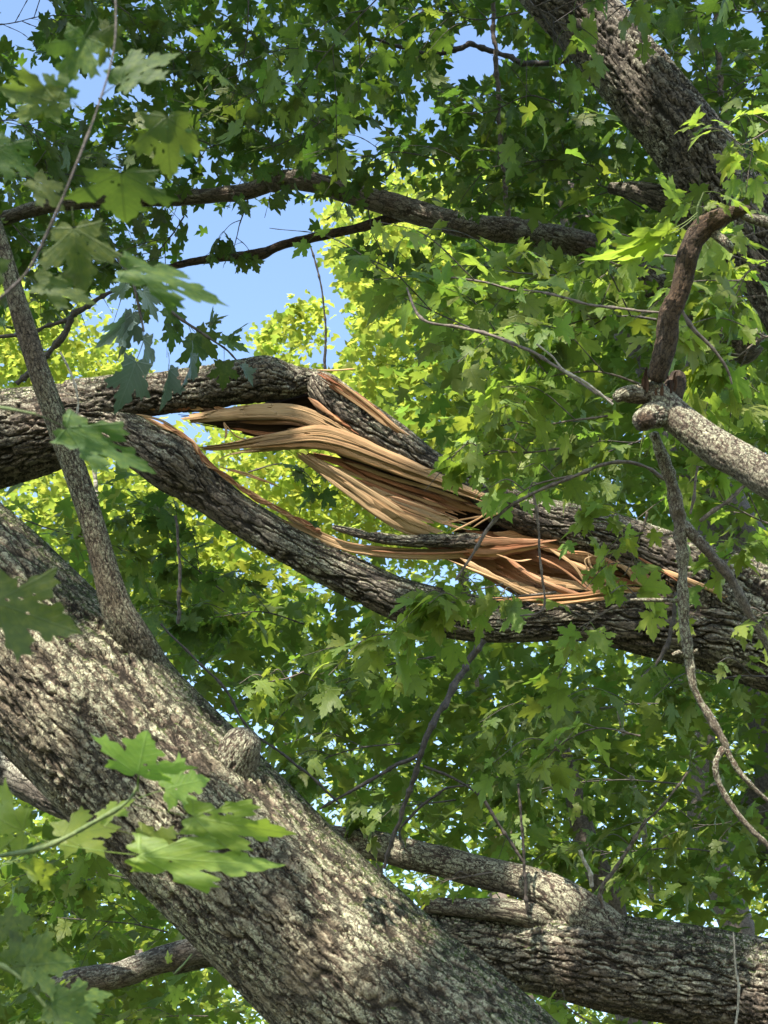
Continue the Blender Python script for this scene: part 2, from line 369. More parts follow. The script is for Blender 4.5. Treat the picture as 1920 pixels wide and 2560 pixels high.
def strip(name, pts, width, thick, parent, mat, seed=0, taper=(0.15, 0.15), twist=0.0, tone=None, roll=0.0):
    """a long torn splinter: pts (px,py,d); width in px (list or scalar)"""
    n = len(pts); wl = width if isinstance(width, (list, tuple)) else [width] * n
    p3 = [list(P(x, y, d)) + [w_ * d / FP / 2] for (x, y, d), w_ in zip(pts, wl)]
    c = catmull(p3, n * 14); c, s = resample(c, max(0.008, 0.0))
    T, U, W = frames(c[:, :3]); L = s[-1]
    V_ = []
    side = np.cross(T, FWD[None]); side /= np.linalg.norm(side, axis=1)[:, None]; dep = np.cross(T, side)
    tw = roll + twist * (s / L - 0.5) + 0.25 * vnoise(np.stack([s / 0.15, s * 0 + seed, s * 0], 1), 5)
    A = side * np.cos(tw)[:, None] + dep * np.sin(tw)[:, None]; B = -side * np.sin(tw)[:, None] + dep * np.cos(tw)[:, None]
    u = s / L; env = np.ones_like(u)
    if taper[0] > 0: env *= np.clip(u / taper[0], 0.04, 1) ** 0.7
    if taper[1] > 0: env *= np.clip((1 - u) / taper[1], 0.04, 1) ** 0.7
    NR = 18; ph = np.linspace(0, 2 * math.pi, NR, endpoint=False)
    edge = 1 + 0.22 * vnoise(np.stack([s / 0.04, s * 0 + seed * 1.7, s * 0], 1), 8)
    R = c[:, 3] * env * edge
    tk = thick * pts[0][2] / FP / 2
    cs = np.sign(np.cos(ph)) * np.abs(np.cos(ph)) ** 0.85
    gr = np.stack([vnoise(np.stack([s / 0.30, s * 0 + k * 2.9, s * 0 + seed], 1), 11) for k in range(NR)], 1)
    V = c[:, None, :3] + A[:, None] * (cs[None, :] * R[:, None])[..., None] + B[:, None] * (np.sin(ph)[None] * tk * (0.35 + 0.65 * env)[:, None] * (1 + 0.9 * gr))[..., None]
    V = V.reshape(-1, 3)
    me = grid_mesh(name, V, NR)
    wco = np.stack([np.repeat(s, NR), (cs[None] * R[:, None]).ravel() + seed * 0.37, np.tile(np.sin(ph) * tk, len(s))], 1)
    setattr_v(me, 'wco', wco); setattr_v(me, 'rnd', np.full(len(V), random.random() if tone is None else tone))
    return link(name, me, parent, mat)
def slab(name, A, B, parent, mat, seed=0, nu=90, nv=36, facet=0.020, jag=0.10, slit=0.0, thick=0.008):
    """a broad torn sheet between two edge lines: stepped facets, slits along the grain, ragged ends"""
    rr = np.random.default_rng(seed)
    ca = catmull([list(P(*p)) for p in A], 80); cb = catmull([list(P(*p)) for p in B], 80)
    ca, _ = resample(ca, np.linalg.norm(np.diff(ca, axis=0), axis=1).sum() / nu); cb, _ = resample(cb, np.linalg.norm(np.diff(cb, axis=0), axis=1).sum() / nu)
    L = np.linalg.norm(np.diff(ca, axis=0), axis=1).sum(); Wd = np.linalg.norm(ca[len(ca) // 2] - cb[len(cb) // 2])
    v = np.linspace(0, 1, nv); fib = np.floor(v * nv / 2.5).astype(int)
    j0 = (rr.random(nv)[fib] ** 2) * jag; j1 = 1 - (rr.random(nv)[fib] ** 2) * jag
    u = np.linspace(0, 1, nu)[:, None]; U_ = j0[None] + (j1 - j0)[None] * u
    def samp(c, t): x = np.linspace(0, 1, len(c)); return np.stack([np.interp(t.ravel(), x, c[:, k]) for k in range(3)], 1).reshape(t.shape + (3,))
    PA = samp(ca, U_); PB = samp(cb, U_)
    q = np.stack([np.repeat(np.linspace(0, L, nu)[:, None], nv, 1).ravel() * 1.6, np.repeat(v[None], nu, 0).ravel() * Wd * 17, np.full(nu * nv, seed * 1.3)], 1)
    n1 = vnoise(q, seed); n2 = vnoise(q * np.array([2.2, 4.2, 1]), seed + 4)
    ter = np.round(n1 * 2.4 + 0.25 * n2) / 2.4
    d = (0.8 * ter + 0.35 * n1 + 0.14 * n2).reshape(nu, nv)
    vv = np.clip(v[None] + 0.045 * vnoise(np.stack([q[:, 0] * 2.5, q[:, 1] * .3, q[:, 2]], 1), seed + 8).reshape(nu, nv) * np.ones((nu, 1)), -.08, 1.08)
    Pt = PA + (PB - PA) * vv[..., None] + FWD * (d * facet + 0.25 * Wd * (2 * v[None] - 1) ** 2 * .6)[..., None]
    V = Pt.reshape(-1, 3); V2 = V + FWD * thick
    i = np.arange(nu - 1)[:, None]; j = np.arange(nv - 1)[None]; a = i * nv + j
    F = np.stack([a, a + 1, a + nv + 1, a + nv], -1).reshape(-1, 4)
    if slit > 0:
        m = vnoise(np.stack([q[:, 0] * 1.3, q[:, 1] * .8, q[:, 2] + 9], 1), seed + 21); m = m.reshape(nu, nv)[:-1, :-1].ravel(); F = F[m < 1 - slit * 2]
    n = len(V); F = np.vstack([F, F[:, ::-1] + n])
    me = bpy.data.meshes.new(name); me.from_pydata(np.vstack([V, V2]).tolist(), [], F.tolist())
    w0 = np.stack([np.repeat(np.linspace(0, L, nu)[:, None], nv, 1).ravel(), (v[None] * Wd * np.ones((nu, 1))).ravel() + seed * .7, d.ravel() * .03], 1)
    setattr_v(me, 'wco', np.vstack([w0, w0])); setattr_v(me, 'rnd', np.tile(np.clip(.5 + .5 * n1, 0, 1), 2))
    return link(name, me, parent, mat)
def interp_path(A, t):
    A = np.array(A, float); L = np.concatenate([[0], np.cumsum(np.linalg.norm(np.diff(A[:, :2], axis=0), axis=1))]); L /= L[-1]
    return np.array([np.interp(t, L, A[:, k]) for k in range(3)])
def sheet(name, A, B, n, parent, mat, seed=0, trim=0.12, wid=1.9, thick=4.5, dj=0.022, keep=1.0, taper=(0.12, 0.12)):
    """bundle of fibres between two edge lines A and B ((px,py,d) each)"""
    rs = random.Random(seed); n = max(3, int(round(n * .7)))
    for i in range(n):
        if rs.random() > keep: continue
        f = (i + 0.5) / n; t0 = rs.random() * trim; t1 = 1 - rs.random() * trim
        pts = []; ws = []; o0 = rs.uniform(-.15, .15) / n; o1 = rs.uniform(-.6, .6) / n; dd = rs.uniform(-dj, dj)
        for k in range(7):
            t = t0 + (t1 - t0) * k / 6
            a = interp_path(A, t); b = interp_path(B, t); ff = f + o0 + o1 * (t - .5) * 2 * rs.uniform(.6, 1)
            q = a + (b - a) * ff
            pts.append((q[0], q[1], q[2] + dd)); ws.append(max(3.0, np.linalg.norm((b - a)[:2]) / n * wid))
        strip(name, pts, ws, thick * rs.uniform(.7, 1.3), parent, mat[rs.randrange(len(mat))] if isinstance(mat, list) else mat, seed=seed + i, taper=taper, twist=rs.uniform(-.5, .5))

# ------------------------------------------------------------------ maple leaves
HALF = [(0.02, 0), (0.09, -0.08), (0.20, -0.11), (0.29, -0.06), (0.45, -0.09), (0.38, 0.05), (0.41, 0.13), (0.29, 0.19), (0.37, 0.24), (0.50, 0.27),
        (0.53, 0.37), (0.71, 0.49), (0.56, 0.51), (0.53, 0.61), (0.42, 0.54), (0.33, 0.58), (0.20, 0.43), (0.20, 0.57), (0.29, 0.66), (0.24, 0.73), (0.16, 0.73), (0.13, 0.86), (0.07, 0.89), (0, 1.0)]
LOWH = [(0.20, -0.09), (0.43, -0.06), (0.27, 0.19), (0.48, 0.27), (0.68, 0.49), (0.42, 0.54), (0.19, 0.43), (0.27, 0.66), (0.10, 0.82), (0, 1.0)]
def leaf_mesh(name, seed, mat, detail=2, curl=0.35, fold=0.25, petiole=0.55, holes=0, slim=1.0):
    """origin at the twig end of the petiole, blade starts at (0,petiole); +Y to the tip, +Z upper face"""
    rs = random.Random(seed)
    half = HALF if detail else LOWH
    asym = rs.uniform(-0.06, 0.06)
    R = [(x * slim * (1 + asym) + rs.uniform(-.018, .018) * (x > 0), y + rs.uniform(-.018, .018) * (x > 0)) for x, y in half]
    Lf = [(-x * slim * (1 - asym) + rs.uniform(-.018, .018) * (x > 0), y + rs.uniform(-.018, .018) * (x > 0)) for x, y in half[:-1]][::-1]
    out = R + Lf
    if detail == 2:                        # serrate the edge
        o2 = []
        for a, b in zip(out, out[1:] + out[:1]):
            o2.append(a); L = math.dist(a, b)
            if L > 0.09:
                mx, my = (a[0] + b[0]) / 2, (a[1] + b[1]) / 2; nx, ny = (b[1] - a[1]) / L, -(b[0] - a[0]) / L
                k = rs.uniform(-.012, .02); o2.append((mx + nx * k, my + ny * k))
        out = o2
    n = len(out); vs = list(out); edges = [(i, (i + 1) % n) for i in range(n)]
    hol = []
    for k in range(holes):
        cx, cy = rs.uniform(-.3, .3), rs.uniform(.1, .6); rr = rs.uniform(.012, .035); hol.append((cx, cy, rr))
        b0 = len(vs)
        for j in range(6):
            a = j * math.pi / 3; q = rr * rs.uniform(.7, 1.3); vs.append((cx + q * math.cos(a), cy + q * 1.4 * math.sin(a)))
        edges += [(b0 + j, b0 + (j + 1) % 6) for j in range(6)]
    g = 0.11 if detail == 2 else (0.2 if detail == 1 else 0.33)
    yy = -0.05
    while yy < 0.95:
        xx = -0.6
        while xx <= 0.61:
            if all(math.dist((xx, yy), (hx, hy)) > hr * 2 for hx, hy, hr in hol): vs.append((xx + (0 if abs(xx) < .01 else rs.uniform(-.02, .02)), yy))
            xx += g
        yy += g
    def inside(x, y, poly):
        c = False
        for (x1, y1), (x2, y2) in zip(poly, poly[1:] + poly[:1]):
            if (y1 > y) != (y2 > y) and x < (x2 - x1) * (y - y1) / (y2 - y1) + x1: c = not c
        return c
    vs = vs[:n + 6 * holes] + [v for v in vs[n + 6 * holes:] if inside(*v, out)]
    res = delaunay_2d_cdt([Vector(v) for v in vs], edges, [], 0, 1e-5)
    V2, F = res[0], res[2]; faces = []
    for f in F:
        cx = sum(V2[i].x for i in f) / len(f); cy = sum(V2[i].y for i in f) / len(f)
        if inside(cx, cy, out) and not any(math.dist((cx, (cy - hy) / 1.4 + hy), (hx, hy)) < hr * .8 for hx, hy, hr in hol): faces.append(list(f))
    ph = [rs.uniform(0, 6.28) for _ in range(4)]; cu = curl * rs.uniform(.5, 1.3); fo = fold * rs.uniform(.3, 1.2)
    tw = rs.uniform(-.35, .35); lift = rs.uniform(-.8, .6)
    V = []; UVs = []
    for v in V2:
        x, y = v.x, v.y
        z = -cu * y * y * 0.6 + fo * abs(x) * 0.7 - 0.35 * cu * x * x + 0.028 * math.sin(7 * x + ph[0]) * math.sin(6 * y + ph[1]) + 0.012 * math.sin(15 * abs(x) + 6 * y + ph[2]) + tw * x * y + lift * abs(x) ** 2 * y
        V.append((x, y + petiole, z)); UVs.append((x + 0.5, y + 0.2))
    # petiole: slightly arched thin triangular tube
    k = 4; b0 = len(V); pr = 0.011
    for i in range(k + 1):
        t = i / k; py = petiole * t + .01; pz = 0.10 * math.sin(math.pi * t) * petiole
        for j in range(3):
            a = j * 2.094; V.append((pr * math.cos(a) * (1.3 - .4 * t), py, pz + pr * math.sin(a))); UVs.append((0.5, 0.2))
    for i in range(k):
        for j in range(3):
            faces.append([b0 + i * 3 + j, b0 + i * 3 + (j + 1) % 3, b0 + i * 3 + 3 + (j + 1) % 3, b0 + i * 3 + 3 + j])
    me = bpy.data.meshes.new(name); me.from_pydata(V, [], faces); 
    ul = me.uv_layers.new(name='UVMap')
    for lp in me.loops: ul.data[lp.index].uv = UVs[lp.vertex_index]
    for p in me.polygons: p.use_smooth = True
    me.materials.append(mat); me.update(); return me
def leafset(mat, n, detail, seed, **kw): return [leaf_mesh('maple_leaf', seed + i, mat, detail, **kw) for i in range(n)]
L_NEAR = leafset(LEAF_NEAR, 6, 2, 10, holes=4, petiole=.35)
L_LIT = leafset(LEAF_LIT, 4, 1, 30, petiole=.6, curl=.6, slim=.92) + leafset(LEAF_LIT, 4, 1, 330, petiole=.7, curl=1.1, fold=.6, slim=.72) + leafset(LEAF_LIT, 3, 2, 40, petiole=.6, holes=3, curl=.7, slim=.9)
L_MID = leafset(LEAF_MID, 6, 1, 50, petiole=.6, curl=.6, slim=.92) + leafset(LEAF_MID, 6, 1, 350, petiole=.7, curl=1.2, fold=.6, slim=.72)
L_DARK = leafset(LEAF_DARK, 6, 1, 70, petiole=.5, curl=.5)
L_BLUE = leafset(LEAF_BLUE, 4, 2, 90, petiole=.4, curl=.8, fold=.8, slim=.7)

def orient(yaxis, up):
    y = Vector(yaxis).normalized(); z = Vector(up); x = y.cross(z)
    if x.length < 1e-4: x = y.cross(Vector((1, 0, 0)))
    x.normalize(); z = x.cross(y)
    return Matrix((x, y, z)).transposed()
def put_leaf(parent, meshes, pos, ydir, up, size, rs, name='leaf'):
    me = rs.choice(meshes); o = bpy.data.objects.new(name, me); C.objects.link(o)
    M = orient(ydir, up).to_4x4(); M.translation = Vector(pos) - parent.location
    o.parent = parent; o.matrix_basis = M @ Matrix.Diagonal((size, size, size, 1)); return o

def bough(label, stem, size, meshes, n, seed, width=0.45, droop=0.35, mat=TWIG, group='leafy maple boughs', name='maple_bough', twigs=5, stem_px=7, spread=1.0, force=False):
    """stem: [(px,py,d)...]; n leaves on side twigs"""
    rs = random.Random(seed)
    pts = [(x, y, d, stem_px * (1 - .65 * i / (len(stem) - 1)) / 2 * 5.0 / d) for i, (x, y, d) in enumerate(stem)]
    base = P(*stem[0]); t = thing(name, label, 'branch', base, group)
    thin_tube('stem', pts, t, mat, seed=seed)
    c = catmull([list(P(x, y, d)) for x, y, d in stem], 60)
    ends = []
    for k in range(twigs):
        i = int(len(c) * (0.25 + 0.72 * (k + rs.random() * .6) / twigs)); i = min(i, len(c) - 2)
        T = c[i + 1] - c[i]; T /= np.linalg.norm(T)
        sd = np.cross(T, [0, 0, 1.0]); sd /= max(np.linalg.norm(sd), 1e-3); sgn = 1 if k % 2 else -1
        d = T * rs.uniform(.5, 1) + sd * sgn * rs.uniform(.6, 1.1) * spread + np.array([0, 0, rs.uniform(-.3, .25)])
        d /= np.linalg.norm(d); L = width * rs.uniform(.4, 1)
        q = [c[i], c[i] + d * L * .5 + np.array([0, 0, .02]), c[i] + d * L + np.array([0, 0, -.06 * L / .3])]
        r0 = stem_px * .28 * 5.0 / FP
        thin_tube('twig', [list(q[0]) + [r0], list(q[1]) + [r0 * .8], list(q[2]) + [r0 * .5]], t, mat, ring=5, world=True, seed=seed + k)
        ends.append(catmull([list(v) for v in q], 16))
    ends.append(c[int(len(c) * .45):]); ends.append(c[int(len(c) * .8):])
    for k in range(n):
        e = ends[k % len(ends)]; f = rs.random() ** .6; i = min(int(f * len(e)), len(e) - 2); pos = e[i] 
        T = e[i + 1] - e[i]; T /= max(np.linalg.norm(T), 1e-6)
        a = rs.uniform(0, 6.283); rad = np.array([math.cos(a), math.sin(a), 0])
        y = T * rs.uniform(.2, 1.0) + rad * .9 + np.array([0, 0, -droop * rs.uniform(.2, 1.6)])
        up = np.array([rs.gauss(0, .5), rs.gauss(0, .5), 1.0]); sz = size * rs.uniform(.45, 1.2)
        tipc = (pos + y / np.linalg.norm(y) * sz * 1.1)[None]
        if not force and (not front_clear(tipc)[0] or (rs.random() < .85 and not gap_reject(tipc)[0])): continue
        put_leaf(t, meshes, pos, y, up, sz, rs)
    return t

# merged clouds of low leaves for crowns (nobody could count them)
def low_template():
    R = LOWH; Lf = [(-x, y) for x, y in LOWH[:-1]][::-1]; o = np.array(R + Lf)
    v = np.vstack([[0, 0.28], o]); n = len(o)
    F = np.array([(0, 1 + i, 1 + (i + 1) % n) for i in range(n)])
    z = 0.22 * np.abs(v[:, 0]) - 0.35 * v[:, 1] ** 2 + 0.04 * np.sin(v[:, 0] * 9)
    return np.column_stack([v[:, 0], v[:, 1] - 0.3, z]), F
LT_V, LT_F = low_template()
TINY_V = np.array([(0.1, -.4, 0), (.42, .1, .1), (0, .62, -.2), (-.42, .1, .1)], float); TINY_F = np.array([(0, 1, 2), (0, 2, 3)])
STAR_V = np.array([(0, 0, 0), (.15, -.4, .05), (.55, -.15, .1), (.2, .05, .03), (.3, .42, .0), (0, .75, -.2), (-.3, .42, .0), (-.2, .05, .03), (-.55, -.15, .1), (-.15, -.4, .05)], float)
STAR_F = np.array([(0, i, i % 9 + 1) for i in range(1, 10)])
def leaf_cloud(name, pos, size, parent, mat, tilt=0.55, droop=0.3, tmpl='low', seed=0):
    r = np.random.default_rng(seed); n = len(pos)
    TV, TF = {'low': (LT_V, LT_F), 'star': (STAR_V, STAR_F), 'tiny': (TINY_V, TINY_F)}[tmpl]
    up = np.column_stack([r.normal(0, tilt, n), r.normal(0, tilt, n), np.ones(n)]); up /= np.linalg.norm(up, axis=1)[:, None]
    a = r.uniform(0, 2 * math.pi, n); y = np.column_stack([np.cos(a), np.sin(a), -droop * r.uniform(0, 2, n)])
    x = np.cross(y, up); x /= np.linalg.norm(x, axis=1)[:, None]; y /= np.linalg.norm(y, axis=1)[:, None]; z = np.cross(x, y)
    sz = size * r.uniform(.6, 1.2, n)
    V = (TV[None, :, 0, None] * x[:, None] + TV[None, :, 1, None] * y[:, None] + TV[None, :, 2, None] * z[:, None]) * sz[:, None, None] + pos[:, None]
    k = len(TV); F = (TF[None] + (np.arange(n) * k)[:, None, None]).reshape(-1, 3); V = V.reshape(-1, 3)
    me = bpy.data.meshes.new(name); me.vertices.add(len(V)); me.vertices.foreach_set('co', V.astype(np.float32).ravel())
    me.loops.add(F.size); me.loops.foreach_set('vertex_index', F.astype(np.int32).ravel())
    me.polygons.add(len(F)); me.polygons.foreach_set('loop_start', np.arange(0, F.size, 3, dtype=np.int32)); me.update(); me.validate()
    setattr_v(me, 'rnd', np.repeat(r.random(n), k))
    return tag(link(name, me, parent, mat), kind='stuff')

# clear windows of sky in the canopy (photo outline -> directions in which no foliage grows)
def inpoly(x, y, poly):
    c = np.zeros(len(x), bool); n = len(poly)
    for i in range(n):
        x1, y1 = poly[i]; x2, y2 = poly[(i + 1) % n]
        cond = ((y1 > y) != (y2 > y)) & (x < (x2 - x1) * (y - y1) / ((y2 - y1) or 1e-9) + x1); c ^= cond
    return c
GAPS = [[(500, 560), (690, 520), (780, 520), (815, 640), (865, 740), (890, 860), (830, 930), (190, 960), (170, 830), (230, 720), (420, 690)],
        [(-50, -50), (150, -50), (130, 50), (75, 105), (-50, 95)], [(30, 170), (60, 100), (130, 130), (180, 95), (270, 95), (300, 140), (290, 220), (210, 280), (100, 250)],
        [(1150, 70), (1210, 60), (1235, 110), (1330, 100), (1340, 130), (1240, 170), (1270, 220), (1160, 210), (1100, 190)], [(840, 320), (960, 300), (990, 350), (900, 370), (850, 350)],
        [(1840, 20), (1910, 10), (1910, 90), (1850, 80)], [(320, 225), (400, 215), (400, 260), (330, 260)], [(420, 540), (460, 510), (480, 560), (440, 590)],
        [(180, 740), (230, 740), (300, 900), (200, 940), (140, 880)], [(1770, 70), (1810, 60), (1820, 120), (1780, 130)],
        [(1010, 190), (1060, 190), (1120, 330), (1040, 300)]]
def gap_reject(pos, slack=0, r=None):
    x, y, d = proj(pos); keep = np.ones(len(pos), bool)
    x = x + (r.normal(0, 12, len(x)) if r is not None else 0); y = y + (r.normal(0, 12, len(y)) if r is not None else 0)
    for g in GAPS: keep &= ~inpoly(x, y, g)
    return keep
KEEPOUT = [([(1330, 0), (1600, 30), (1850, 330), (1880, 460), (1680, 480), (1460, 230)], 7.25), ([(420, 940), (780, 880), (1010, 1060), (1110, 1180), (1210, 1240), (1250, 1330), (1060, 1360), (900, 1400), (720, 1330), (480, 1200)], 6.1),
           ([(240, 1020), (400, 1060), (800, 1350), (1080, 1480), (1080, 1560), (800, 1500), (440, 1260)], 6.1), ([(1160, 1330), (1330, 1340), (1560, 1400), (1620, 1480), (1420, 1490), (1240, 1440)], 5.9), ([(1330, 1240), (1680, 1310), (1700, 1400), (1330, 1320)], 5.9),
           ([(1080, 1540), (1420, 1510), (1690, 1510), (1690, 1590), (1100, 1600)], 5.9), ([(1240, 2250), (1440, 2230), (1920, 2330), (1920, 2560), (1600, 2540), (1240, 2420)], 5.7), ([(960, 2090), (1440, 2190), (1400, 2290), (960, 2180)], 5.9),
           ([(1540, 930), (1700, 880), (1960, 1150), (1960, 1260), (1700, 1170)], 3.9), ([(1640, 900), (1640, 760), (1720, 540), (1880, 520), (1760, 620), (1720, 900)], 3.7), ([(0, 470), (1500, 560), (1480, 640), (900, 530), (640, 510), (0, 580)], 8.2),
           ([(160, 2380), (520, 2340), (540, 2420), (180, 2490)], 6.8)]
def front_clear(pos):
    x, y, d = proj(pos); keep = np.ones(len(pos), bool)
    for g, dz in KEEPOUT: keep &= ~(inpoly(x, y, g) & (d < dz))
    return keep
def region_points(poly, d0, d1, n, r, cluster=0.35, per=14, flat=0.45, gaps=True):
    """clumps of leaves filling a wedge of crown behind the outline poly, between depths d0 and d1"""
    xs = [p[0] for p in poly]; ys = [p[1] for p in poly]; out = []; tot = 0
    while tot < n:
        m = max(64, n // per); x = r.uniform(min(xs), max(xs), m); y = r.uniform(min(ys), max(ys), m); ok = inpoly(x, y, poly)
        x, y = x[ok], y[ok]; d = r.uniform(d0, d1, len(x)); c = np.array([P(a, b, e) for a, b, e in zip(x, y, d)])
        if not len(c): continue
        q = np.repeat(c, per, 0) + r.normal(0, 1, (len(c) * per, 3)) * np.array([cluster, cluster, cluster * flat])
        if gaps: q = q[gap_reject(q, r=r)]
        q = q[front_clear(q)]
        out.append(q); tot += len(q)
    return np.vstack(out)[:n]

# ------------------------------------------------------------------ ground
def ground():
    m, t = newmat('lawn grass'); N = NT(t)
    co = N.n('ShaderNodeNewGeometry').outputs['Position']
    b = N.n('ShaderNodeBsdfPrincipled'); N.l(N.mix(N.ramp(N.noise(co, 1.2, 6), [(.35, 0.), (.65, 1.)]), (0.030, 0.050, 0.014), (0.06, 0.07, 0.025)), b.inputs[0])
    b.inputs['Roughness'].default_value = .9; o = N.n('ShaderNodeOutputMaterial'); N.l(b.outputs[0], o.inputs[0])
    n = 60; xs = np.concatenate([-np.geomspace(1500, 2, n // 2), [0], np.geomspace(2, 1500, n // 2)])
    X, Y = np.meshgrid(xs, xs, indexing='ij'); Z = 0.25 * fbm(np.stack([X.ravel() / 9, Y.ravel() / 9, X.ravel() * 0], 1), 2, 4) * np.clip(np.hypot(X, Y).ravel() / 30, 0, 1) 
    V = np.stack([X.ravel(), Y.ravel(), Z], 1); me = grid_mesh('ground', V[::-1], len(xs), wrap=False)
    tag(link('ground', me, None, m), kind='structure')
ground()

# ------------------------------------------------------------------ 1. the leaning trunk (front)
base_tr = P(1500, 2990, 3.95)
t = thing('leaning_tree', 'thick leaning lichen-covered maple trunk at lower left with a thin side branch rising', 'tree', (base_tr[0] + .5, base_tr[1] + .1, 0))
tr = [(-700, 900, 5.4, 175), (-330, 1230, 5.05, 190), (-150, 1400, 4.9, 202), (0, 1548, 4.78, 212), (200, 1755, 4.65, 222), (400, 1955, 4.52, 224), (560, 2115, 4.44, 224), (720, 2275, 4.36, 226), (1000, 2540, 4.24, 238), (1250, 2770, 4.1, 250)]
p3 = to3(tr); e = np.array(p3[-1][:3]); p3 += [list(e + np.array([.42, -.12, -.55])) + [.31], [e[0] + .75, e[1] - .15, -.1, .42]]
p3_tr = p3
TR = None
def trunk_front():
    global TR
    TR = bark_tube('trunk', p3, t, BARK_A, step_px=3.9, ring=300, amp=0.060, cell=0.036, stretch=0.30, seed=2, lump=0.022, world=True,
        bumps=[(300, 1560, 4.45, 95, 42), (612, 1835, 4.25, 42, 34), (640, 1880, 4.25, 45, 22), (480, 1760, 4.3, 60, 12)])
trunk_front()
sb = [(410, 1790, 4.70, 96), (362, 1695, 4.62, 80), (328, 1612, 4.54, 60), (304, 1550, 4.5, 43), (288, 1510, 4.49, 38), (262, 1420, 4.48, 32), (228, 1300, 4.48, 30), (185, 1170, 4.5, 30), (145, 1060, 4.52, 29), (95, 920, 4.55, 27), (45, 760, 4.6, 24), (5, 620, 4.65, 21), (-60, 420, 4.7, 18)]
bark_tube('branch', sb, t, BARK_A, step_px=3.5, amp=0.07, cell=0.010, stretch=.6, seed=5, lump=.05)
stub = [(550, 1985, 4.42, 70), (580, 1925, 4.38, 64), (602, 1868, 4.36, 52), (614, 1836, 4.36, 40), (620, 1820, 4.36, 26)]
bark_tube('knot', stub, t, BARK_D, step_px=3, amp=0.08, cell=0.012, seed=9, lump=.10)

# ------------------------------------------------------------------ 2. the storm-broken limb
D = 6.0
bl = thing('broken_limb', 'storm-broken maple limb split lengthwise, pale torn wood and bark strips stretched along the break', 'broken limb', P(1950, 1550, D))
# left sound part
bark_tube('bark', [(-500, 1230, 6.3, 140), (-250, 1150, 6.2, 133), (-80, 1110, 6.12, 126), (60, 1085, 6.06, 116), (170, 1060, 6.03, 100), (260, 1050, 6.04, 80), (330, 1045, 6.08, 45), (360, 1050, 6.1, 12)], bl, BARK_B, step_px=3.2, amp=.11, cell=.040, stretch=.38, seed=12, lump=.04)
# upper half: carries on to the kink
bark_tube('bark', [(150, 1015, 6.02, 62), (260, 1000, 6.0, 58), (370, 988, 5.98, 55), (480, 975, 5.97, 56), (580, 960, 5.96, 58), (660, 950, 5.96, 54), (715, 952, 5.97, 46), (760, 950, 5.98, 34), (795, 940, 5.98, 20), (815, 930, 5.98, 8)], bl, BARK_B, step_px=2.8, amp=.18, cell=.030, stretch=.5, seed=14, lump=.07,
          bumps=[(665, 910, 5.9, 40, 12), (560, 925, 5.9, 40, 8)])
# lower half strip with the knot
lower = [(230, 1045, 6.04, 55), (300, 1080, 5.98, 62), (370, 1120, 5.95, 68), (440, 1165, 5.93, 72), (510, 1222, 5.93, 55), (590, 1282, 5.93, 48), (680, 1338, 5.93, 48), (780, 1393, 5.93, 50), (880, 1443, 5.94, 52), (980, 1490, 5.95, 54), (1080, 1525, 5.96, 60), (1200, 1546, 5.97, 58), (1330, 1548, 5.98, 58), (1460, 1540, 6.0, 66), (1600, 1545, 6.02, 90), (1750, 1560, 6.02, 112), (1900, 1600, 6.0, 120), (2150, 1680, 5.9, 135), (2600, 1850, 5.7, 160)]
bark_tube('bark', lower, bl, BARK_B, step_px=3.0, amp=.14, cell=.037, stretch=.28, seed=16, lump=.035, bumps=[(440, 1130, 5.82, 45, 14), (650, 1330, 5.83, 24, -10)])
# upper strip: from the kink down to the right
upper = [(782, 930, 5.99, 16), (802, 962, 5.97, 40), (846, 1008, 5.95, 50), (912, 1060, 5.94, 54), (990, 1114, 5.94, 54), (1070, 1165, 5.95, 44), (1160, 1215, 5.97, 46), (1260, 1268, 5.98, 52), (1370, 1303, 5.98, 58), (1480, 1330, 5.98, 62), (1590, 1372, 6.0, 72), (1700, 1430, 6.02, 92), (1800, 1480, 6.03, 108), (1950, 1560, 6.0, 122), (2150, 1660, 5.93, 130)]
bark_tube('bark', upper, bl, BARK_B, step_px=3.0, amp=.14, cell=.036, stretch=.32, seed=18, lump=.05)
# narrow middle tongue of bark over wood
bark_tube('bark', [(830, 1316, 5.90, 6), (880, 1330, 5.89, 10), (950, 1345, 5.88, 13), (1030, 1352, 5.87, 17), (1110, 1352, 5.87, 17), (1190, 1352, 5.88, 20), (1250, 1358, 5.9, 8)], bl, BARK_B, step_px=2.6, amp=.3, cell=.022, stretch=.3, seed=21, lump=.15)
WP, WR, WO, WD = WOOD_PALE, WOOD_RED, WOOD_ORANGE, WOOD_DARK
def at(L, d): return [(x, y, d + (q[0] if q else 0)) for x, y, *q in L]
# heartwood left inside the break; dark backing sheets carry the hollow's shade in colour
def torn(name, A, B, mat, seed, n=2, jag=.1, slit=0.0, facet=.02, extra=None, **kw):
    slab(name, A, B, bl, mat, seed=seed, jag=jag, slit=slit, facet=facet, **kw)
    if n: sheet('splinter', [(x, y, d - .025) for x, y, d in A], [(x, y, d - .025) for x, y, d in B], n + 1, bl, extra or mat, seed=seed + 5, trim=.45, wid=.6, thick=3, dj=.012)
torn('heartwood', at([(430, 1022), (520, 1020), (640, 1010), (720, 975), (800, 965), (860, 1030), (960, 1100), (1080, 1165), (1200, 1230), (1300, 1300)], 6.02), at([(455, 1050), (520, 1066), (640, 1085), (730, 1100), (810, 1120), (880, 1170), (980, 1230), (1080, 1290), (1180, 1320), (1280, 1345)], 6.05), WD, 100, n=0, nv=44)  # backing sheet darkened to stand for the shadowed hollow
torn('heartwood', at([(1150, 1320), (1300, 1325), (1420, 1355), (1540, 1395), (1650, 1435), (1760, 1480)], 6.04), at([(1060, 1365), (1180, 1425), (1310, 1490), (1450, 1525), (1580, 1525), (1740, 1520)], 6.02), WD, 118, n=0, nv=40)
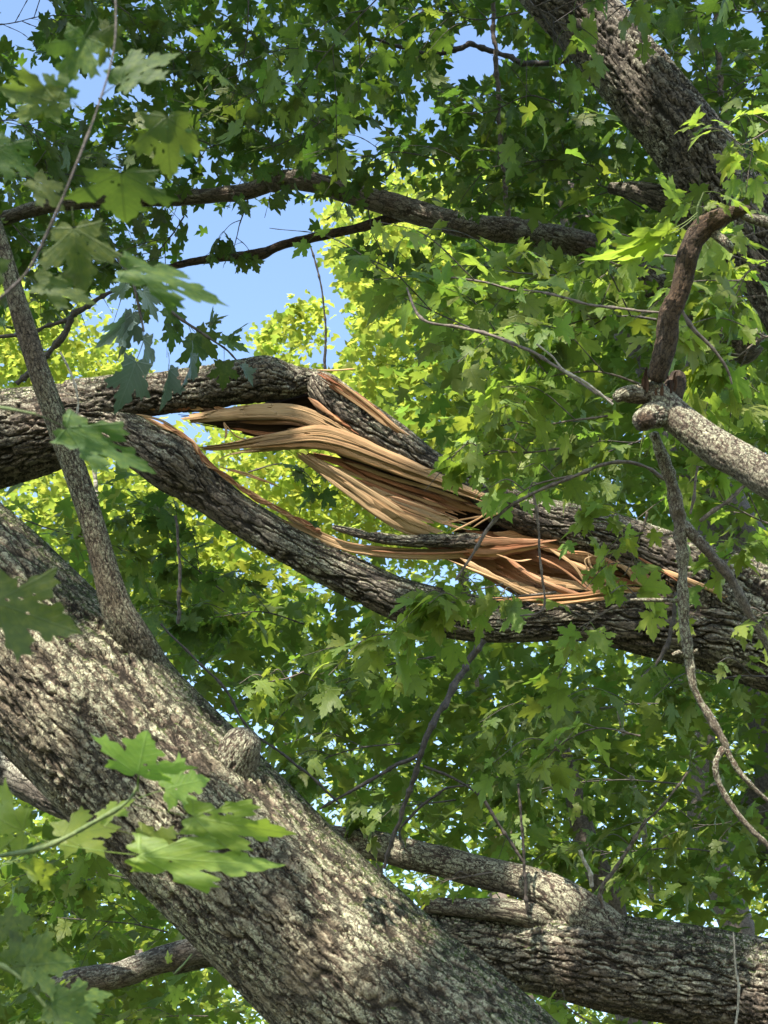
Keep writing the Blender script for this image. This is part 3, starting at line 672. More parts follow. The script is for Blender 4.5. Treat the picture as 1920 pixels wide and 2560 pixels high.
torn('heartwood', at([(1180, 1320), (1300, 1335), (1420, 1365), (1540, 1400), (1650, 1440), (1760, 1480)], 5.98), at([(1060, 1370), (1180, 1430), (1310, 1495), (1450, 1515), (1580, 1510), (1740, 1510)], 5.96), WR, 120, n=5, nv=50, facet=.035, extra=[WR, WO, WP])
# torn sheets
torn('torn_sheet', at([(448, 1040), (560, 1022), (650, 1010), (735, 1010), (800, 1032), (880, 1078), (980, 1130), (1090, 1180), (1200, 1225)], 5.90), at([(462, 1058), (560, 1052), (640, 1050), (720, 1050), (790, 1070), (870, 1108), (960, 1150), (1080, 1205), (1200, 1245)], 5.89), WP, 200, nv=18, jag=.07)
torn('torn_sheet', at([(560, 1052), (640, 1048), (730, 1046), (820, 1072), (900, 1100)], 5.95), at([(575, 1075), (640, 1092), (730, 1098), (820, 1098), (910, 1120)], 5.96), [WR], 220, n=1, nv=22) if False else torn('torn_sheet', at([(560, 1052), (640, 1048), (730, 1046), (820, 1072), (900, 1100)], 5.95), at([(575, 1075), (640, 1092), (730, 1098), (820, 1098), (910, 1120)], 5.96), WD, 220, n=2, nv=22, extra=[WR, WP])  # brown sheet whose dark colour stands for shadow under the ribbon
torn('torn_sheet', at([(490, 1116), (560, 1108), (640, 1092), (720, 1076), (800, 1064), (880, 1084), (980, 1128), (1090, 1180), (1230, 1240)], 5.84), at([(495, 1133), (560, 1134), (640, 1130), (720, 1124), (800, 1124), (880, 1148), (980, 1184), (1090, 1218), (1230, 1262)], 5.84), WP, 240, n=3, nv=30, jag=.08, slit=.12, facet=.026, extra=[WP, WP, WO])
torn('torn_sheet', at([(745, 1118), (870, 1150), (980, 1188), (1080, 1215), (1160, 1245), (1240, 1275)], 5.90), at([(800, 1160), (900, 1205), (990, 1245), (1080, 1285), (1160, 1315), (1225, 1330)], 5.92), WR, 260, n=4, nv=40, jag=.12, slit=.28, facet=.045, extra=[WP, WP, WR])
torn('torn_sheet', at([(765, 1126), (850, 1174), (930, 1224), (1000, 1268), (1055, 1304), (1110, 1330)], 5.85), at([(732, 1134), (825, 1208), (900, 1266), (965, 1310), (1010, 1334), (1055, 1345)], 5.86), WP, 280, n=2, nv=34, jag=.05, facet=.022)
torn('torn_sheet', at([(900, 1200), (980, 1236), (1060, 1264), (1130, 1294), (1190, 1314)], 5.86), at([(935, 1244), (1000, 1282), (1060, 1308), (1110, 1326), (1160, 1335)], 5.87), WP, 300, n=3, nv=26, jag=.25, slit=.2, extra=[WP, WR])
# exposed wood on the crest below the kink
torn('torn_sheet', at([(800, 922), (866, 962), (932, 1012), (990, 1062), (1040, 1100)], 5.88), at([(785, 942), (845, 982), (905, 1022), (955, 1058), (985, 1082)], 5.86), WR, 320, n=3, nv=26, jag=.3, slit=.1, extra=[WP, WP, WO])
# pale tongue under the middle bark
torn('torn_sheet', at([(700, 1282), (780, 1318), (860, 1352), (950, 1366), (1050, 1372), (1150, 1370), (1250, 1355), (1340, 1350)], 5.90), at([(700, 1300), (780, 1345), (860, 1378), (950, 1394), (1050, 1400), (1150, 1396), (1250, 1388), (1350, 1372)], 5.89), WP, 340, n=2, nv=22, jag=.06, extra=[WR, WP])
# ribbons crossing the right-hand opening
sheet('splinter', at([(1180, 1345), (1260, 1350), (1340, 1352), (1400, 1345)], 5.86), at([(1120, 1388), (1220, 1395), (1320, 1375), (1400, 1362)], 5.86), 7, bl, [WO, WP, WR], seed=360, trim=.2)
for k, (a, b, c_, d_) in enumerate([((1370, 1370), (1430, 1410), (1480, 1470), (1560, 1490)), ((1340, 1390), (1400, 1420), (1470, 1470), (1520, 1492)), ((1120, 1400), (1220, 1440), (1330, 1480), (1400, 1500)),
                                   ((1470, 1380), (1480, 1420), (1540, 1460), (1600, 1480)), ((1590, 1390), (1640, 1420), (1700, 1455), (1750, 1490)), ((1640, 1420), (1720, 1450), (1790, 1480), (1840, 1510)),
                                   ((1540, 1400), (1570, 1430), (1600, 1460), (1650, 1470)), ((1260, 1390), (1330, 1440), (1420, 1480), (1500, 1500)), ((1420, 1400), (1500, 1440), (1560, 1470), (1620, 1475)),
                                   ((1150, 1395), (1250, 1450), (1330, 1490), (1380, 1505))]):
    strip('splinter', [(*a, 5.86), (*b, 5.84), (*c_, 5.85), (*d_, 5.86)], random.choice([9, 12, 15, 7]), 6, bl, [WP, WR, WO][k % 3], seed=400 + k, twist=1.2)
# ragged orange edge of the lower strip
sheet('inner_bark', at([(1215, 1490), (1290, 1494), (1370, 1488), (1450, 1484), (1530, 1470), (1620, 1450)], 5.84), at([(1225, 1512), (1300, 1515), (1380, 1514), (1450, 1505), (1540, 1495), (1630, 1470)], 5.83), 5, bl, [WO, WR, WP], seed=440, trim=.35, wid=1.3)
rs = random.Random(5)
def spline_edge(L, n, mat, dd, amp, seed, w0=8):
    for k in range(n):
        f = k / n; a = interp_path(at(L, dd), f); b = interp_path(at(L, dd), min(1, f + .10)); c_ = interp_path(at(L, dd), min(1, f + .17))
        j = [rs.uniform(-amp, amp) for _ in range(3)]
        strip('inner_bark', [(a[0], a[1] + j[0], a[2]), (b[0], b[1] + j[1], b[2]), (c_[0], c_[1] + j[2], c_[2] - .01)], rs.uniform(w0 * .7, w0 * 1.4), 5, bl, mat[k % len(mat)], seed=seed + k, taper=(.3, .4))
spline_edge([(350, 1035), (400, 1060), (450, 1085), (490, 1115), (500, 1150), (550, 1180), (600, 1215), (650, 1250), (720, 1285), (800, 1330)], 34, [WO, WR, WR], 5.875, 6, 500, 7)
spline_edge([(330, 1028), (380, 1022), (450, 1020), (530, 1022), (600, 1028)], 8, [WR, WO, WD], 5.93, 5, 540, 10)
spline_edge([(770, 995), (850, 1050), (930, 1105), (1010, 1155), (1080, 1195), (1160, 1235)], 18, [WR, WO, WR], 5.87, 4, 560, 10)
spline_edge([(1360, 1368), (1450, 1385), (1540, 1410), (1640, 1450), (1740, 1480), (1850, 1520)], 10, [WR, WO], 5.90, 4, 580, 10)
# loose fibres
for k, L in enumerate([[(560, 1058), (590, 1090), (620, 1100)], [(545, 1150), (580, 1135), (650, 1125)], [(545, 1165), (620, 1190), (690, 1212)], [(560, 1170), (620, 1185), (700, 1218)], [(340, 1035), (400, 1050), (445, 1075)],
                       [(790, 925), (830, 926), (890, 922)], [(560, 1055), (566, 1080), (562, 1098)], [(1480, 1390), (1462, 1400), (1470, 1425)], [(1240, 1385), (1290, 1402), (1330, 1398)], [(1380, 1500), (1330, 1490), (1300, 1478)],
                       [(1100, 1310), (1150, 1300), (1210, 1290)], [(1130, 1330), (1190, 1300), (1220, 1280)], [(1180, 1320), (1230, 1290), (1290, 1270)], [(1600, 1410), (1640, 1440), (1660, 1460)], [(930, 1150), (1010, 1170), (1100, 1175)]]):
    strip('fibre', [(x, y, 5.83) for x, y in L], random.choice([4, 5, 6]), 3, bl, [WP, WO][k % 3 == 2], seed=600 + k)

# ------------------------------------------------------------------ 3. other limbs
def limb(label, pts, mat, name='maple_limb', cat='limb', group=None, extra=(), **kw):
    o = thing(name, label, cat, P(*pts[-1][:3]), group)
    bark_tube('bark', pts, o, mat, **kw)
    for e_ in extra: bark_tube('branch', e_[0], o, e_[1] if len(e_) > 1 else mat, **(e_[2] if len(e_) > 2 else kw))
    return o
limb('heavy dark furrowed trunk slanting through the top right corner, sun fleck on it', [(1130, -350, 7.4, 86), (1300, -140, 7.25, 88), (1400, -20, 7.15, 90), (1505, 95, 7.05, 91), (1610, 220, 6.95, 92), (1715, 348, 6.85, 93), (1810, 480, 6.75, 94), (1900, 610, 6.65, 96), (2010, 780, 6.5, 100), (2200, 1100, 6.3, 108)], BARK_C,
     name='maple_tree', cat='tree', step_px=3.2, amp=.12, cell=.036, stretch=.34, seed=31, lump=.02,
     extra=[([(1900, 700, 6.8, 60), (1780, 560, 6.9, 58), (1690, 510, 6.95, 42), (1600, 480, 7.0, 26), (1520, 470, 7.1, 14)], BARK_C, dict(step_px=3.6, amp=.12, cell=.03, seed=33, lump=.15))])
limb('broad dark limb at lower right, forking into two pale branches at a sun patch', [(760, 2300, 5.95, 60), (950, 2330, 5.88, 66), (1080, 2350, 5.78, 72), (1180, 2366, 5.7, 80), (1300, 2374, 5.65, 98), (1420, 2384, 5.6, 114), (1560, 2415, 5.55, 118), (1720, 2440, 5.5, 120), (1900, 2475, 5.45, 124), (2200, 2550, 5.3, 140), (2700, 2760, 5.0, 165)], BARK_B,
     step_px=3.2, amp=.12, cell=.036, stretch=.36, seed=36, lump=.03,
     extra=[([(760, 2090, 6.0, 34), (930, 2112, 5.9, 36), (1010, 2132, 5.85, 38), (1110, 2155, 5.8, 38), (1210, 2182, 5.75, 39), (1310, 2206, 5.66, 42), (1390, 2240, 5.60, 50), (1470, 2305, 5.58, 66), (1580, 2385, 5.56, 60)], BARK_D, dict(step_px=3.2, amp=.05, cell=.02, stretch=.5, seed=38, lump=.05)),
            ([(1050, 2262, 5.74, 20), (1140, 2268, 5.70, 22), (1210, 2272, 5.62, 26), (1290, 2280, 5.56, 31), (1380, 2310, 5.6, 40), (1450, 2350, 5.6, 40)], BARK_D, dict(step_px=3.2, amp=.08, cell=.02, stretch=.5, seed=39, lump=.06))])
limb('pale smooth limb low on the left, behind the leaning trunk', [(120, 2478, 6.6, 26), (190, 2452, 6.55, 30), (300, 2436, 6.5, 32), (400, 2400, 6.45, 33), (520, 2372, 6.4, 34), (700, 2350, 6.3, 38)], BARK_E, step_px=3.6, amp=.05, cell=.02, seed=41, lump=.07,
     extra=[([(430, 2430, 6.5, 9), (500, 2412, 6.5, 11), (560, 2400, 6.45, 13), (640, 2390, 6.4, 14)], BARK_E)])
limb('dark limb at the left edge just under the leaning trunk', [(-120, 1860, 6.3, 40), (-20, 1905, 6.3, 44), (80, 1960, 6.2, 46), (180, 2010, 6.1, 44), (300, 2060, 6.0, 40)], BARK_C, step_px=3.6, amp=.1, cell=.035, seed=43)
limb('long grey branch arching across the upper middle with a bent knob', [(-150, 590, 8.4, 17), (0, 548, 8.35, 19), (120, 515, 8.3, 17), (280, 500, 8.25, 18), (400, 498, 8.2, 19), (520, 490, 8.15, 20), (620, 478, 8.1, 21), (690, 452, 8.05, 24), (760, 452, 8.0, 25), (860, 478, 8.0, 27), (960, 508, 7.95, 28), (1060, 535, 7.9, 29), (1160, 562, 7.85, 31), (1270, 575, 7.8, 33), (1390, 595, 7.75, 36), (1490, 625, 7.7, 38), (1580, 670, 7.65, 42), (1720, 760, 7.5, 46), (1900, 880, 7.3, 52)], BARK_E,
     name='maple_branch', cat='branch', step_px=3.2, amp=.07, cell=.022, stretch=.4, seed=45, lump=.10, extra=[([(700, 470, 8.05, 22), (672, 445, 8.0, 15), (660, 430, 8.0, 8)], BARK_E), ([(1290, 610, 7.8, 16), (1310, 580, 7.8, 16), (1282, 545, 7.8, 10)], BARK_E)])
limb('slender dark branch curving below the arching branch against blue sky', [(380, 680, 8.4, 7), (440, 664, 8.4, 9), (520, 648, 8.35, 11), (600, 640, 8.3, 12), (650, 636, 8.3, 15), (700, 615, 8.25, 11), (800, 590, 8.2, 12), (900, 568, 8.1, 12), (980, 545, 8.0, 14), (1040, 535, 7.95, 14)], BARK_F,
     name='maple_branch', cat='branch', step_px=3.2, amp=.06, cell=.02, seed=47, lump=.12)
st = limb('stout pale lichen-crusted branch stub at the right edge with a healed knot', [(2350, 1420, 3.1, 52), (2120, 1300, 3.2, 50), (1960, 1215, 3.3, 49), (1860, 1160, 3.36, 47), (1770, 1105, 3.42, 45), (1700, 1050, 3.46, 42), (1648, 1002, 3.49, 39), (1625, 972, 3.5, 34), (1612, 958, 3.5, 25)], BARK_D,
     name='branch_stub', cat='branch', step_px=3.0, amp=.05, cell=.011, stretch=.8, seed=51, lump=.05, bumps=[(1615, 1050, 3.38, 34, 26), (1660, 955, 3.4, 30, 22)],
     extra=[([(1670, 1030, 3.50, 39), (1632, 1042, 3.44, 36), (1610, 1050, 3.40, 30), (1600, 1054, 3.385, 21)], BARK_D, dict(step_px=2.4, amp=.16, cell=.012, stretch=.7, seed=152, lump=.16)), ([(1660, 985, 3.5, 30), (1600, 982, 3.48, 26), (1558, 985, 3.46, 19), (1534, 1000, 3.46, 11)], BARK_D, dict(step_px=2.4, amp=.25, cell=.010, stretch=.7, seed=153, lump=.2)),
            ([(1668, 1010, 3.52, 34), (1690, 960, 3.52, 26), (1697, 925, 3.52, 14)], BARK_F)])
bark_tube('healed_knot', [(1622, 1046, 3.40, 24), (1610, 1051, 3.365, 21), (1605, 1053, 3.355, 14)], st, BARK_F, step_px=2.5, amp=.25, cell=.012, seed=55, lump=.2)
for k in range(13):     # ragged rim of broken bark where the dead piece sits
    a_ = k / 13 * 6.283 + random.uniform(-.2, .2); x0, y0 = 1650 + 40 * math.cos(a_), 955 + 22 * math.sin(a_); hgt = random.uniform(4, 30); dz = -.03 * math.sin(a_)
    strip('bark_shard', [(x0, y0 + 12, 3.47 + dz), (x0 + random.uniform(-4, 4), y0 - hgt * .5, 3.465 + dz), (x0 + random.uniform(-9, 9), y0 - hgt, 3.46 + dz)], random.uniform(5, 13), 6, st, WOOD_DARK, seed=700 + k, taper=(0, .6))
db = limb('crooked brown dead branch standing upright on the lichen-crusted stub at the right', [(1640, 955, 3.47, 24), (1655, 900, 3.45, 27), (1668, 850, 3.44, 27), (1672, 790, 3.43, 26), (1698, 735, 3.42, 27), (1712, 680, 3.41, 24), (1722, 630, 3.40, 26), (1752, 578, 3.39, 29), (1800, 545, 3.38, 25), (1850, 528, 3.37, 15), (1878, 520, 3.36, 7)], BARK_F,
     name='dead_branch', cat='branch', step_px=2.6, amp=.07, cell=.008, stretch=.4, seed=57, lump=.13,
     extra=[([(1780, 580, 3.39, 14), (1810, 602, 3.37, 13), (1828, 622, 3.36, 10), (1832, 634, 3.36, 5)], BARK_D), ([(1850, 540, 3.38, 8), (1900, 552, 3.4, 14), (1990, 575, 3.42, 18)], BARK_D)])
hb = limb('knobbly pale hanging twig dropping down the right side in front of the broken limb', [(1632, 1080, 3.55, 12), (1655, 1140, 3.57, 15), (1680, 1210, 3.58, 17), (1697, 1300, 3.58, 19), (1706, 1400, 3.57, 14), (1706, 1480, 3.56, 13), (1712, 1570, 3.55, 13), (1722, 1640, 3.54, 12), (1735, 1720, 3.53, 10), (1772, 1790, 3.52, 10), (1808, 1850, 3.51, 10), (1818, 1875, 3.51, 8)], BARK_D,
     name='hanging_branch', cat='branch', step_px=2.6, amp=.05, cell=.006, stretch=.7, seed=61, lump=.22,
     extra=[([(1700, 1300, 3.58, 13), (1755, 1360, 3.57, 14), (1815, 1430, 3.56, 12), (1860, 1510, 3.55, 11), (1905, 1590, 3.54, 9), (1960, 1700, 3.52, 8)], BARK_E),
            ([(1812, 1868, 3.51, 9), (1790, 1905, 3.5, 8), (1798, 1960, 3.5, 8), (1840, 2030, 3.49, 7), (1900, 2095, 3.48, 7), (1960, 2150, 3.48, 6)], BARK_D),
            ([(1812, 1868, 3.51, 8), (1845, 1925, 3.5, 7), (1890, 1975, 3.5, 6), (1940, 2020, 3.5, 5)], BARK_D),
            ([(1706, 1502, 3.56, 5), (1640, 1500, 3.53, 5), (1575, 1500, 3.51, 4)], BARK_D), ([(1730, 1650, 3.54, 6), (1700, 1632, 3.52, 6), (1680, 1638, 3.51, 4)], BARK_D), ([(1725, 1640, 3.54, 5), (1745, 1622, 3.53, 4)], BARK_D)])
G = 'bare twigs among the leaves'
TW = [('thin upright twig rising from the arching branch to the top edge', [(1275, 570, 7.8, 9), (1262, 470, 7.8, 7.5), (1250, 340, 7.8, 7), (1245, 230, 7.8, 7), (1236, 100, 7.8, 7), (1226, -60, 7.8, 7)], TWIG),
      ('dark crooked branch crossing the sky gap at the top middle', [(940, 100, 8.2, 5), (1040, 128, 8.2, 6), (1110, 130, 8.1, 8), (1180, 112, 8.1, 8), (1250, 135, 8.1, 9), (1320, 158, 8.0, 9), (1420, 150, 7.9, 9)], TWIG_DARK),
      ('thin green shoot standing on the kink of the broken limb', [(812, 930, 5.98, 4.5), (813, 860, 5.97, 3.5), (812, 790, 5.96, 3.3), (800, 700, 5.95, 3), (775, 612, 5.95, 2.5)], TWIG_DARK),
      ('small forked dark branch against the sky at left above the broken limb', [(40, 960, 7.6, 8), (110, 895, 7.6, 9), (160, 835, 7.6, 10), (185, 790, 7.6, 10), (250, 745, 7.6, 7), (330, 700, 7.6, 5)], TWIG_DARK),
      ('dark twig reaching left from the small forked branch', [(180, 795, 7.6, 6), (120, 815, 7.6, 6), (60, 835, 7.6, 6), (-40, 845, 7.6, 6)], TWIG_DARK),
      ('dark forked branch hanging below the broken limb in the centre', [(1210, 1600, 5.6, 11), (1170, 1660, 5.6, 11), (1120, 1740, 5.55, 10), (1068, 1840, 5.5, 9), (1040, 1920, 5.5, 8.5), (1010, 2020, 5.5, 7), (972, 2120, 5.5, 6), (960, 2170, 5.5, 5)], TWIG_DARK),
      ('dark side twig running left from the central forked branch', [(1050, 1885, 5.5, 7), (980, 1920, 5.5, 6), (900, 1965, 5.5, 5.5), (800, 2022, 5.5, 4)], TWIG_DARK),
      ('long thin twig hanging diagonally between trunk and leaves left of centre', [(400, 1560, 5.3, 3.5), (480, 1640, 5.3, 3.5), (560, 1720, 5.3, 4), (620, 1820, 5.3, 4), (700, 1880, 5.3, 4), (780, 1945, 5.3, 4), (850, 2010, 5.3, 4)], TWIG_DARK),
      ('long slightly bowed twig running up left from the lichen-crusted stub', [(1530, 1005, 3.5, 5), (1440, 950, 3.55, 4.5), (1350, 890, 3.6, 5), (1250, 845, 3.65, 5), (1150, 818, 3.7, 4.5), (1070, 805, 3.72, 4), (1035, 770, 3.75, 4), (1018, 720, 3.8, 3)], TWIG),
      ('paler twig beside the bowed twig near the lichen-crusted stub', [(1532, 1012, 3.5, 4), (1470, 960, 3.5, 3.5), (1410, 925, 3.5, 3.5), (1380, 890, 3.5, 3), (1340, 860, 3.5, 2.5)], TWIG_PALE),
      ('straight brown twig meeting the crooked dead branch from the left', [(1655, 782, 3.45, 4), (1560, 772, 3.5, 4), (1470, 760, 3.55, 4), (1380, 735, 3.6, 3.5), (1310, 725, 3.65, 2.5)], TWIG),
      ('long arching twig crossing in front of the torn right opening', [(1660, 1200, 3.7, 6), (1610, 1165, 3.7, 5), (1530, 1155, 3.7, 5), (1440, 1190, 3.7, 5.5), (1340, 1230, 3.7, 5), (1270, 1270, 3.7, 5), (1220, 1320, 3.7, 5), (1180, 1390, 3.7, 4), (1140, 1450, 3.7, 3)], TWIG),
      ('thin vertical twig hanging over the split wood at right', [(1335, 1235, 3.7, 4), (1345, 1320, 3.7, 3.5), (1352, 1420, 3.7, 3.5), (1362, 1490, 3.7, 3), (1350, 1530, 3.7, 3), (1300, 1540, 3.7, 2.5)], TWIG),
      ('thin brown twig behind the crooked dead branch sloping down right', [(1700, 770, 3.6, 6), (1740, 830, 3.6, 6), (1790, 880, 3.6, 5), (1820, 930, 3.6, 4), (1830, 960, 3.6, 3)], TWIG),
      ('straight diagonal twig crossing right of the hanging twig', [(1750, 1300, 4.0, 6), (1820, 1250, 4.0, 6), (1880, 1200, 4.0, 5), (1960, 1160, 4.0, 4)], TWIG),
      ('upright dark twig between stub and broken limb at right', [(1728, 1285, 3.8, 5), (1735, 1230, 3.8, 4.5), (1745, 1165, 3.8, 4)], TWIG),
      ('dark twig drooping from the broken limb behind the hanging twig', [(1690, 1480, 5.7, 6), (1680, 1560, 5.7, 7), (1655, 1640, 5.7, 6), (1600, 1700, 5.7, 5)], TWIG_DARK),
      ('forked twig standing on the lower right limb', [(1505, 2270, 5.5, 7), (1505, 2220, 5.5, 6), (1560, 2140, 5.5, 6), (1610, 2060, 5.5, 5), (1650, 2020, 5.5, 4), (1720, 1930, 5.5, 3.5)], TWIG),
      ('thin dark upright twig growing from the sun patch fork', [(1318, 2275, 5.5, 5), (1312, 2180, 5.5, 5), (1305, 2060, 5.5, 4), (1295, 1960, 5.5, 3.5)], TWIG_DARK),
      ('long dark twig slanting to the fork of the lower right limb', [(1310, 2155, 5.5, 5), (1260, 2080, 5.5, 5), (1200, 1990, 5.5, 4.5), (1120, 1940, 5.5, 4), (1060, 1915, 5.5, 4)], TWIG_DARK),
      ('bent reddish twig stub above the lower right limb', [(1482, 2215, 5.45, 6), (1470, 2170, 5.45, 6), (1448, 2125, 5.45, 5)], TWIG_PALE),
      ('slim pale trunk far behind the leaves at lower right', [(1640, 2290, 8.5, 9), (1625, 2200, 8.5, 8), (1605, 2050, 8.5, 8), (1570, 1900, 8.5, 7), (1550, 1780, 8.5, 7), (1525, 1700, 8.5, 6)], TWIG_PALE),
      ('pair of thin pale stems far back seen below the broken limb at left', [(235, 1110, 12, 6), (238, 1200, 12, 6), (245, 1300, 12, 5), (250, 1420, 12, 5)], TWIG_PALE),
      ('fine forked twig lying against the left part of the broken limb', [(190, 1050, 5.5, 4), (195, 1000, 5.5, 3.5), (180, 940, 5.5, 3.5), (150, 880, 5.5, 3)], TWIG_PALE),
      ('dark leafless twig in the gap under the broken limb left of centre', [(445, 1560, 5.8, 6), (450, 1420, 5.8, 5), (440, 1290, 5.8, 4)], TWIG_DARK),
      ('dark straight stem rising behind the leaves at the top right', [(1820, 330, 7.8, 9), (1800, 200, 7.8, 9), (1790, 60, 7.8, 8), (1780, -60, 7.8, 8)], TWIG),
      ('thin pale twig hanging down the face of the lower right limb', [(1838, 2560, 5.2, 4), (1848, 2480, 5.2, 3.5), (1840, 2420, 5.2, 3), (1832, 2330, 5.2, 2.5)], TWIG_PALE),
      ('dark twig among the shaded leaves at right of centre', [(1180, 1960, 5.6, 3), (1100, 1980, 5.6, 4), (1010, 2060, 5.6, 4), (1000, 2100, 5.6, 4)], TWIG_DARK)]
for k, (lab, pts, m_) in enumerate(TW):
    o = thing('twig', lab, 'twig', P(*pts[0][:3]), G)
    thin_tube('stem', [(x, y, d, rr_ * .8) for x, y, d, rr_ in pts], o, m_, ring=8, seed=k * 3)

# ------------------------------------------------------------------ 4. foreground sprays with big leaves, placed one by one
def put_near(parent, meshes, bx, by, tx, ty, d, rs, dtip=0.0, roll=0.0, wide=1.0, pet=None, k=0):
    """leaf whose petiole starts at base pixel b and tip ends at pixel t"""
    a = P(bx, by, d); b = P(tx, ty, d + dtip); me = meshes[k % len(meshes)]
    y = b - a; L = np.linalg.norm(y); tot = 1.35 if meshes is L_NEAR else 1.4
    nrm = -FWD * math.cos(roll) + np.cross(y / L, FWD) * math.sin(roll)       # upper face seen by the camera unless rolled
    o = bpy.data.objects.new('leaf', me); C.objects.link(o)
    M = orient(y, nrm).to_4x4(); M.translation = Vector(a) - parent.location
    wide = .72 * wide; o.parent = parent; s = L / tot; o.matrix_basis = M @ Matrix.Diagonal((s * wide, s, s, 1)); return o
rs = random.Random(3)
def spray(label, stem, leaves, meshes, width=6, mat=TWIG_GREEN, name='leafy_shoot', group='foreground maple shoots'):
    o = thing(name, label, 'branch', P(*stem[0]), group)
    thin_tube('stem', [(x, y, d, width * (1 - .5 * i / len(stem))) for i, (x, y, d) in enumerate(stem)], o, mat, ring=8)
    for k, l in enumerate(leaves): put_near(o, meshes, *l[:5], rs, *(l[5:]), k=k)
    return o
spray('bright green maple shoot in front of the leaning trunk at lower left', [(-120, 2160, 1.75), (0, 2140, 1.75), (120, 2115, 1.74), (230, 2060, 1.73), (310, 2010, 1.72), (345, 1965, 1.72)],
      [(345, 1980, 350, 1872, 1.72, -.04, .15, 3.0), (345, 1995, 505, 1945, 1.73, .02, .3, 1.6), (330, 2010, 690, 2085, 1.72, .0, .15, .62), (255, 2065, 480, 2130, 1.72, .03, .4, .75), (150, 2110, 625, 2175, 1.71, -.02, .1, .48), (150, 2112, -60, 2030, 1.75, .04, .2, 1.3), (200, 2085, 330, 1990, 1.76, .05, .3, .6), (60, 2130, 280, 2050, 1.78, .05, .5, 1.1), (150, 2115, 60, 2220, 1.78, .05, .2, .9)], [L_LIT[8], L_LIT[9], L_LIT[10]], 7)
spray('tall soft-focus maple shoot with large leaves down the upper left edge', [(-40, 780, 1.5), (60, 690, 1.5), (120, 580, 1.5), (180, 440, 1.5), (240, 280, 1.52), (285, 120, 1.54), (290, -40, 1.56)],
      [(235, 50, 145, 220, 1.55, 0, .2, 1.15), (286, 30, 252, 165, 1.56, 0, .4, 1.0), (250, 245, 445, 105, 1.53, .02, .3, .8), (205, 270, -30, 215, 1.52, .02, .3, .75), (205, 272, 95, 180, 1.53, .0, .3, 1.0),
       (415, 235, 425, 455, 1.51, .02, .1, 1.25), (300, 385, 310, 565, 1.5, .03, .0, 2.3), (-50, 345, 105, 440, 1.5, .02, .2, 1.1), (60, 425, 165, 525, 1.5, .0, .3, .9), (180, 515, 205, 735, 1.5, .0, .0, 1.35), (45, 690, 240, 750, 1.5, .0, .3, .75),
       (225, 648, 580, 742, 1.5, .02, .3, .5), (40, 700, -90, 640, 1.5, 0, .2, 1.2), (380, 290, 490, 400, 1.53, .02, .3, .9)], L_NEAR, 4, TWIG_DARK)
spray('single long shaded maple leaf pointing right across the thin side branch', [(-80, 1010, 1.6), (20, 1022, 1.6), (90, 1035, 1.6)], [(90, 1035, 400, 1180, 1.6, .0, .2, .62)], [L_NEAR[1]], 4)
spray('large dark leaf cut by the left edge over the leaning trunk', [(-160, 1500, 1.5), (-90, 1490, 1.5), (-60, 1485, 1.5)], [(-90, 1485, 215, 1580, 1.5, .0, .3, 1.15)], [L_NEAR[3]], 4)
spray('cluster of shaded leaves filling the bottom left corner', [(-80, 2380, 1.6), (30, 2430, 1.6), (110, 2510, 1.6), (180, 2600, 1.6)],
      [(20, 2420, 190, 2400, 1.6, .02, .5, 1.5), (90, 2490, 240, 2560, 1.6, 0, .5, 1.3), (0, 2440, 110, 2330, 1.62, .02, .3, 1.3), (10, 2460, -60, 2560, 1.6, 0, .3, 1.2), (110, 2520, 290, 2470, 1.62, .05, .8, .9), (-40, 2330, 90, 2290, 1.64, .02, .5, 1.3)], L_NEAR, 6)
spray('drooping grey-blue leaves hanging in front of the broken limb at left', [(290, 640, 3.1), (330, 700, 3.1), (350, 780, 3.1), (360, 830, 3.1)],
      [(350, 760, 240, 880, 3.1, .0, .5, .9), (360, 850, 290, 1040, 3.0, .0, .3, 1.2), (340, 740, 310, 900, 3.1, 0, .6, 1.0), (340, 700, 400, 800, 3.1, 0, .4, 1.0), (420, 880, 420, 1030, 3.1, .0, .9, .8), (350, 800, 380, 960, 3.1, 0, 1.0, .8), (480, 850, 470, 990, 3.1, 0, 1.2, .8), (330, 690, 270, 760, 3.1, 0, .5, 1.)], L_BLUE, 4, TWIG_DARK)
spray('hanging dark twig with small ragged leaves above the broken limb', [(380, 720, 4.2), (430, 780, 4.2), (500, 830, 4.2), (560, 870, 4.2), (590, 900, 4.2)],
      [(400, 740, 460, 830, 4.2, 0, .4, 1.), (430, 780, 430, 880, 4.2, 0, .6, 1.), (500, 830, 560, 780, 4.2, 0, .8, .8), (520, 840, 620, 870, 4.2, 0, .6, .8), (560, 870, 610, 800, 4.2, 0, 1., .8), (560, 870, 560, 970, 4.2, 0, .3, 1.2), (590, 900, 640, 960, 4.2, 0, .7, 1.), (470, 810, 500, 930, 4.2, 0, .6, 1.1), (400, 750, 330, 800, 4.2, 0, .4, 1.1), (540, 850, 520, 770, 4.2, 0, .9, 1.), (460, 800, 540, 890, 4.25, 0, .2, 1.2)], L_DARK + L_BLUE[:1], 4, TWIG_DARK)
spray('small three-leaved sprig hanging by the pale limb at bottom left', [(480, 2385, 3.0), (460, 2410, 3.0), (435, 2435, 3.0)], [(440, 2430, 440, 2520, 3.0, 0, .3, 1.1), (430, 2420, 415, 2385, 3.0, 0, .4, 1.2)], [L_LIT[8]], 2.5)
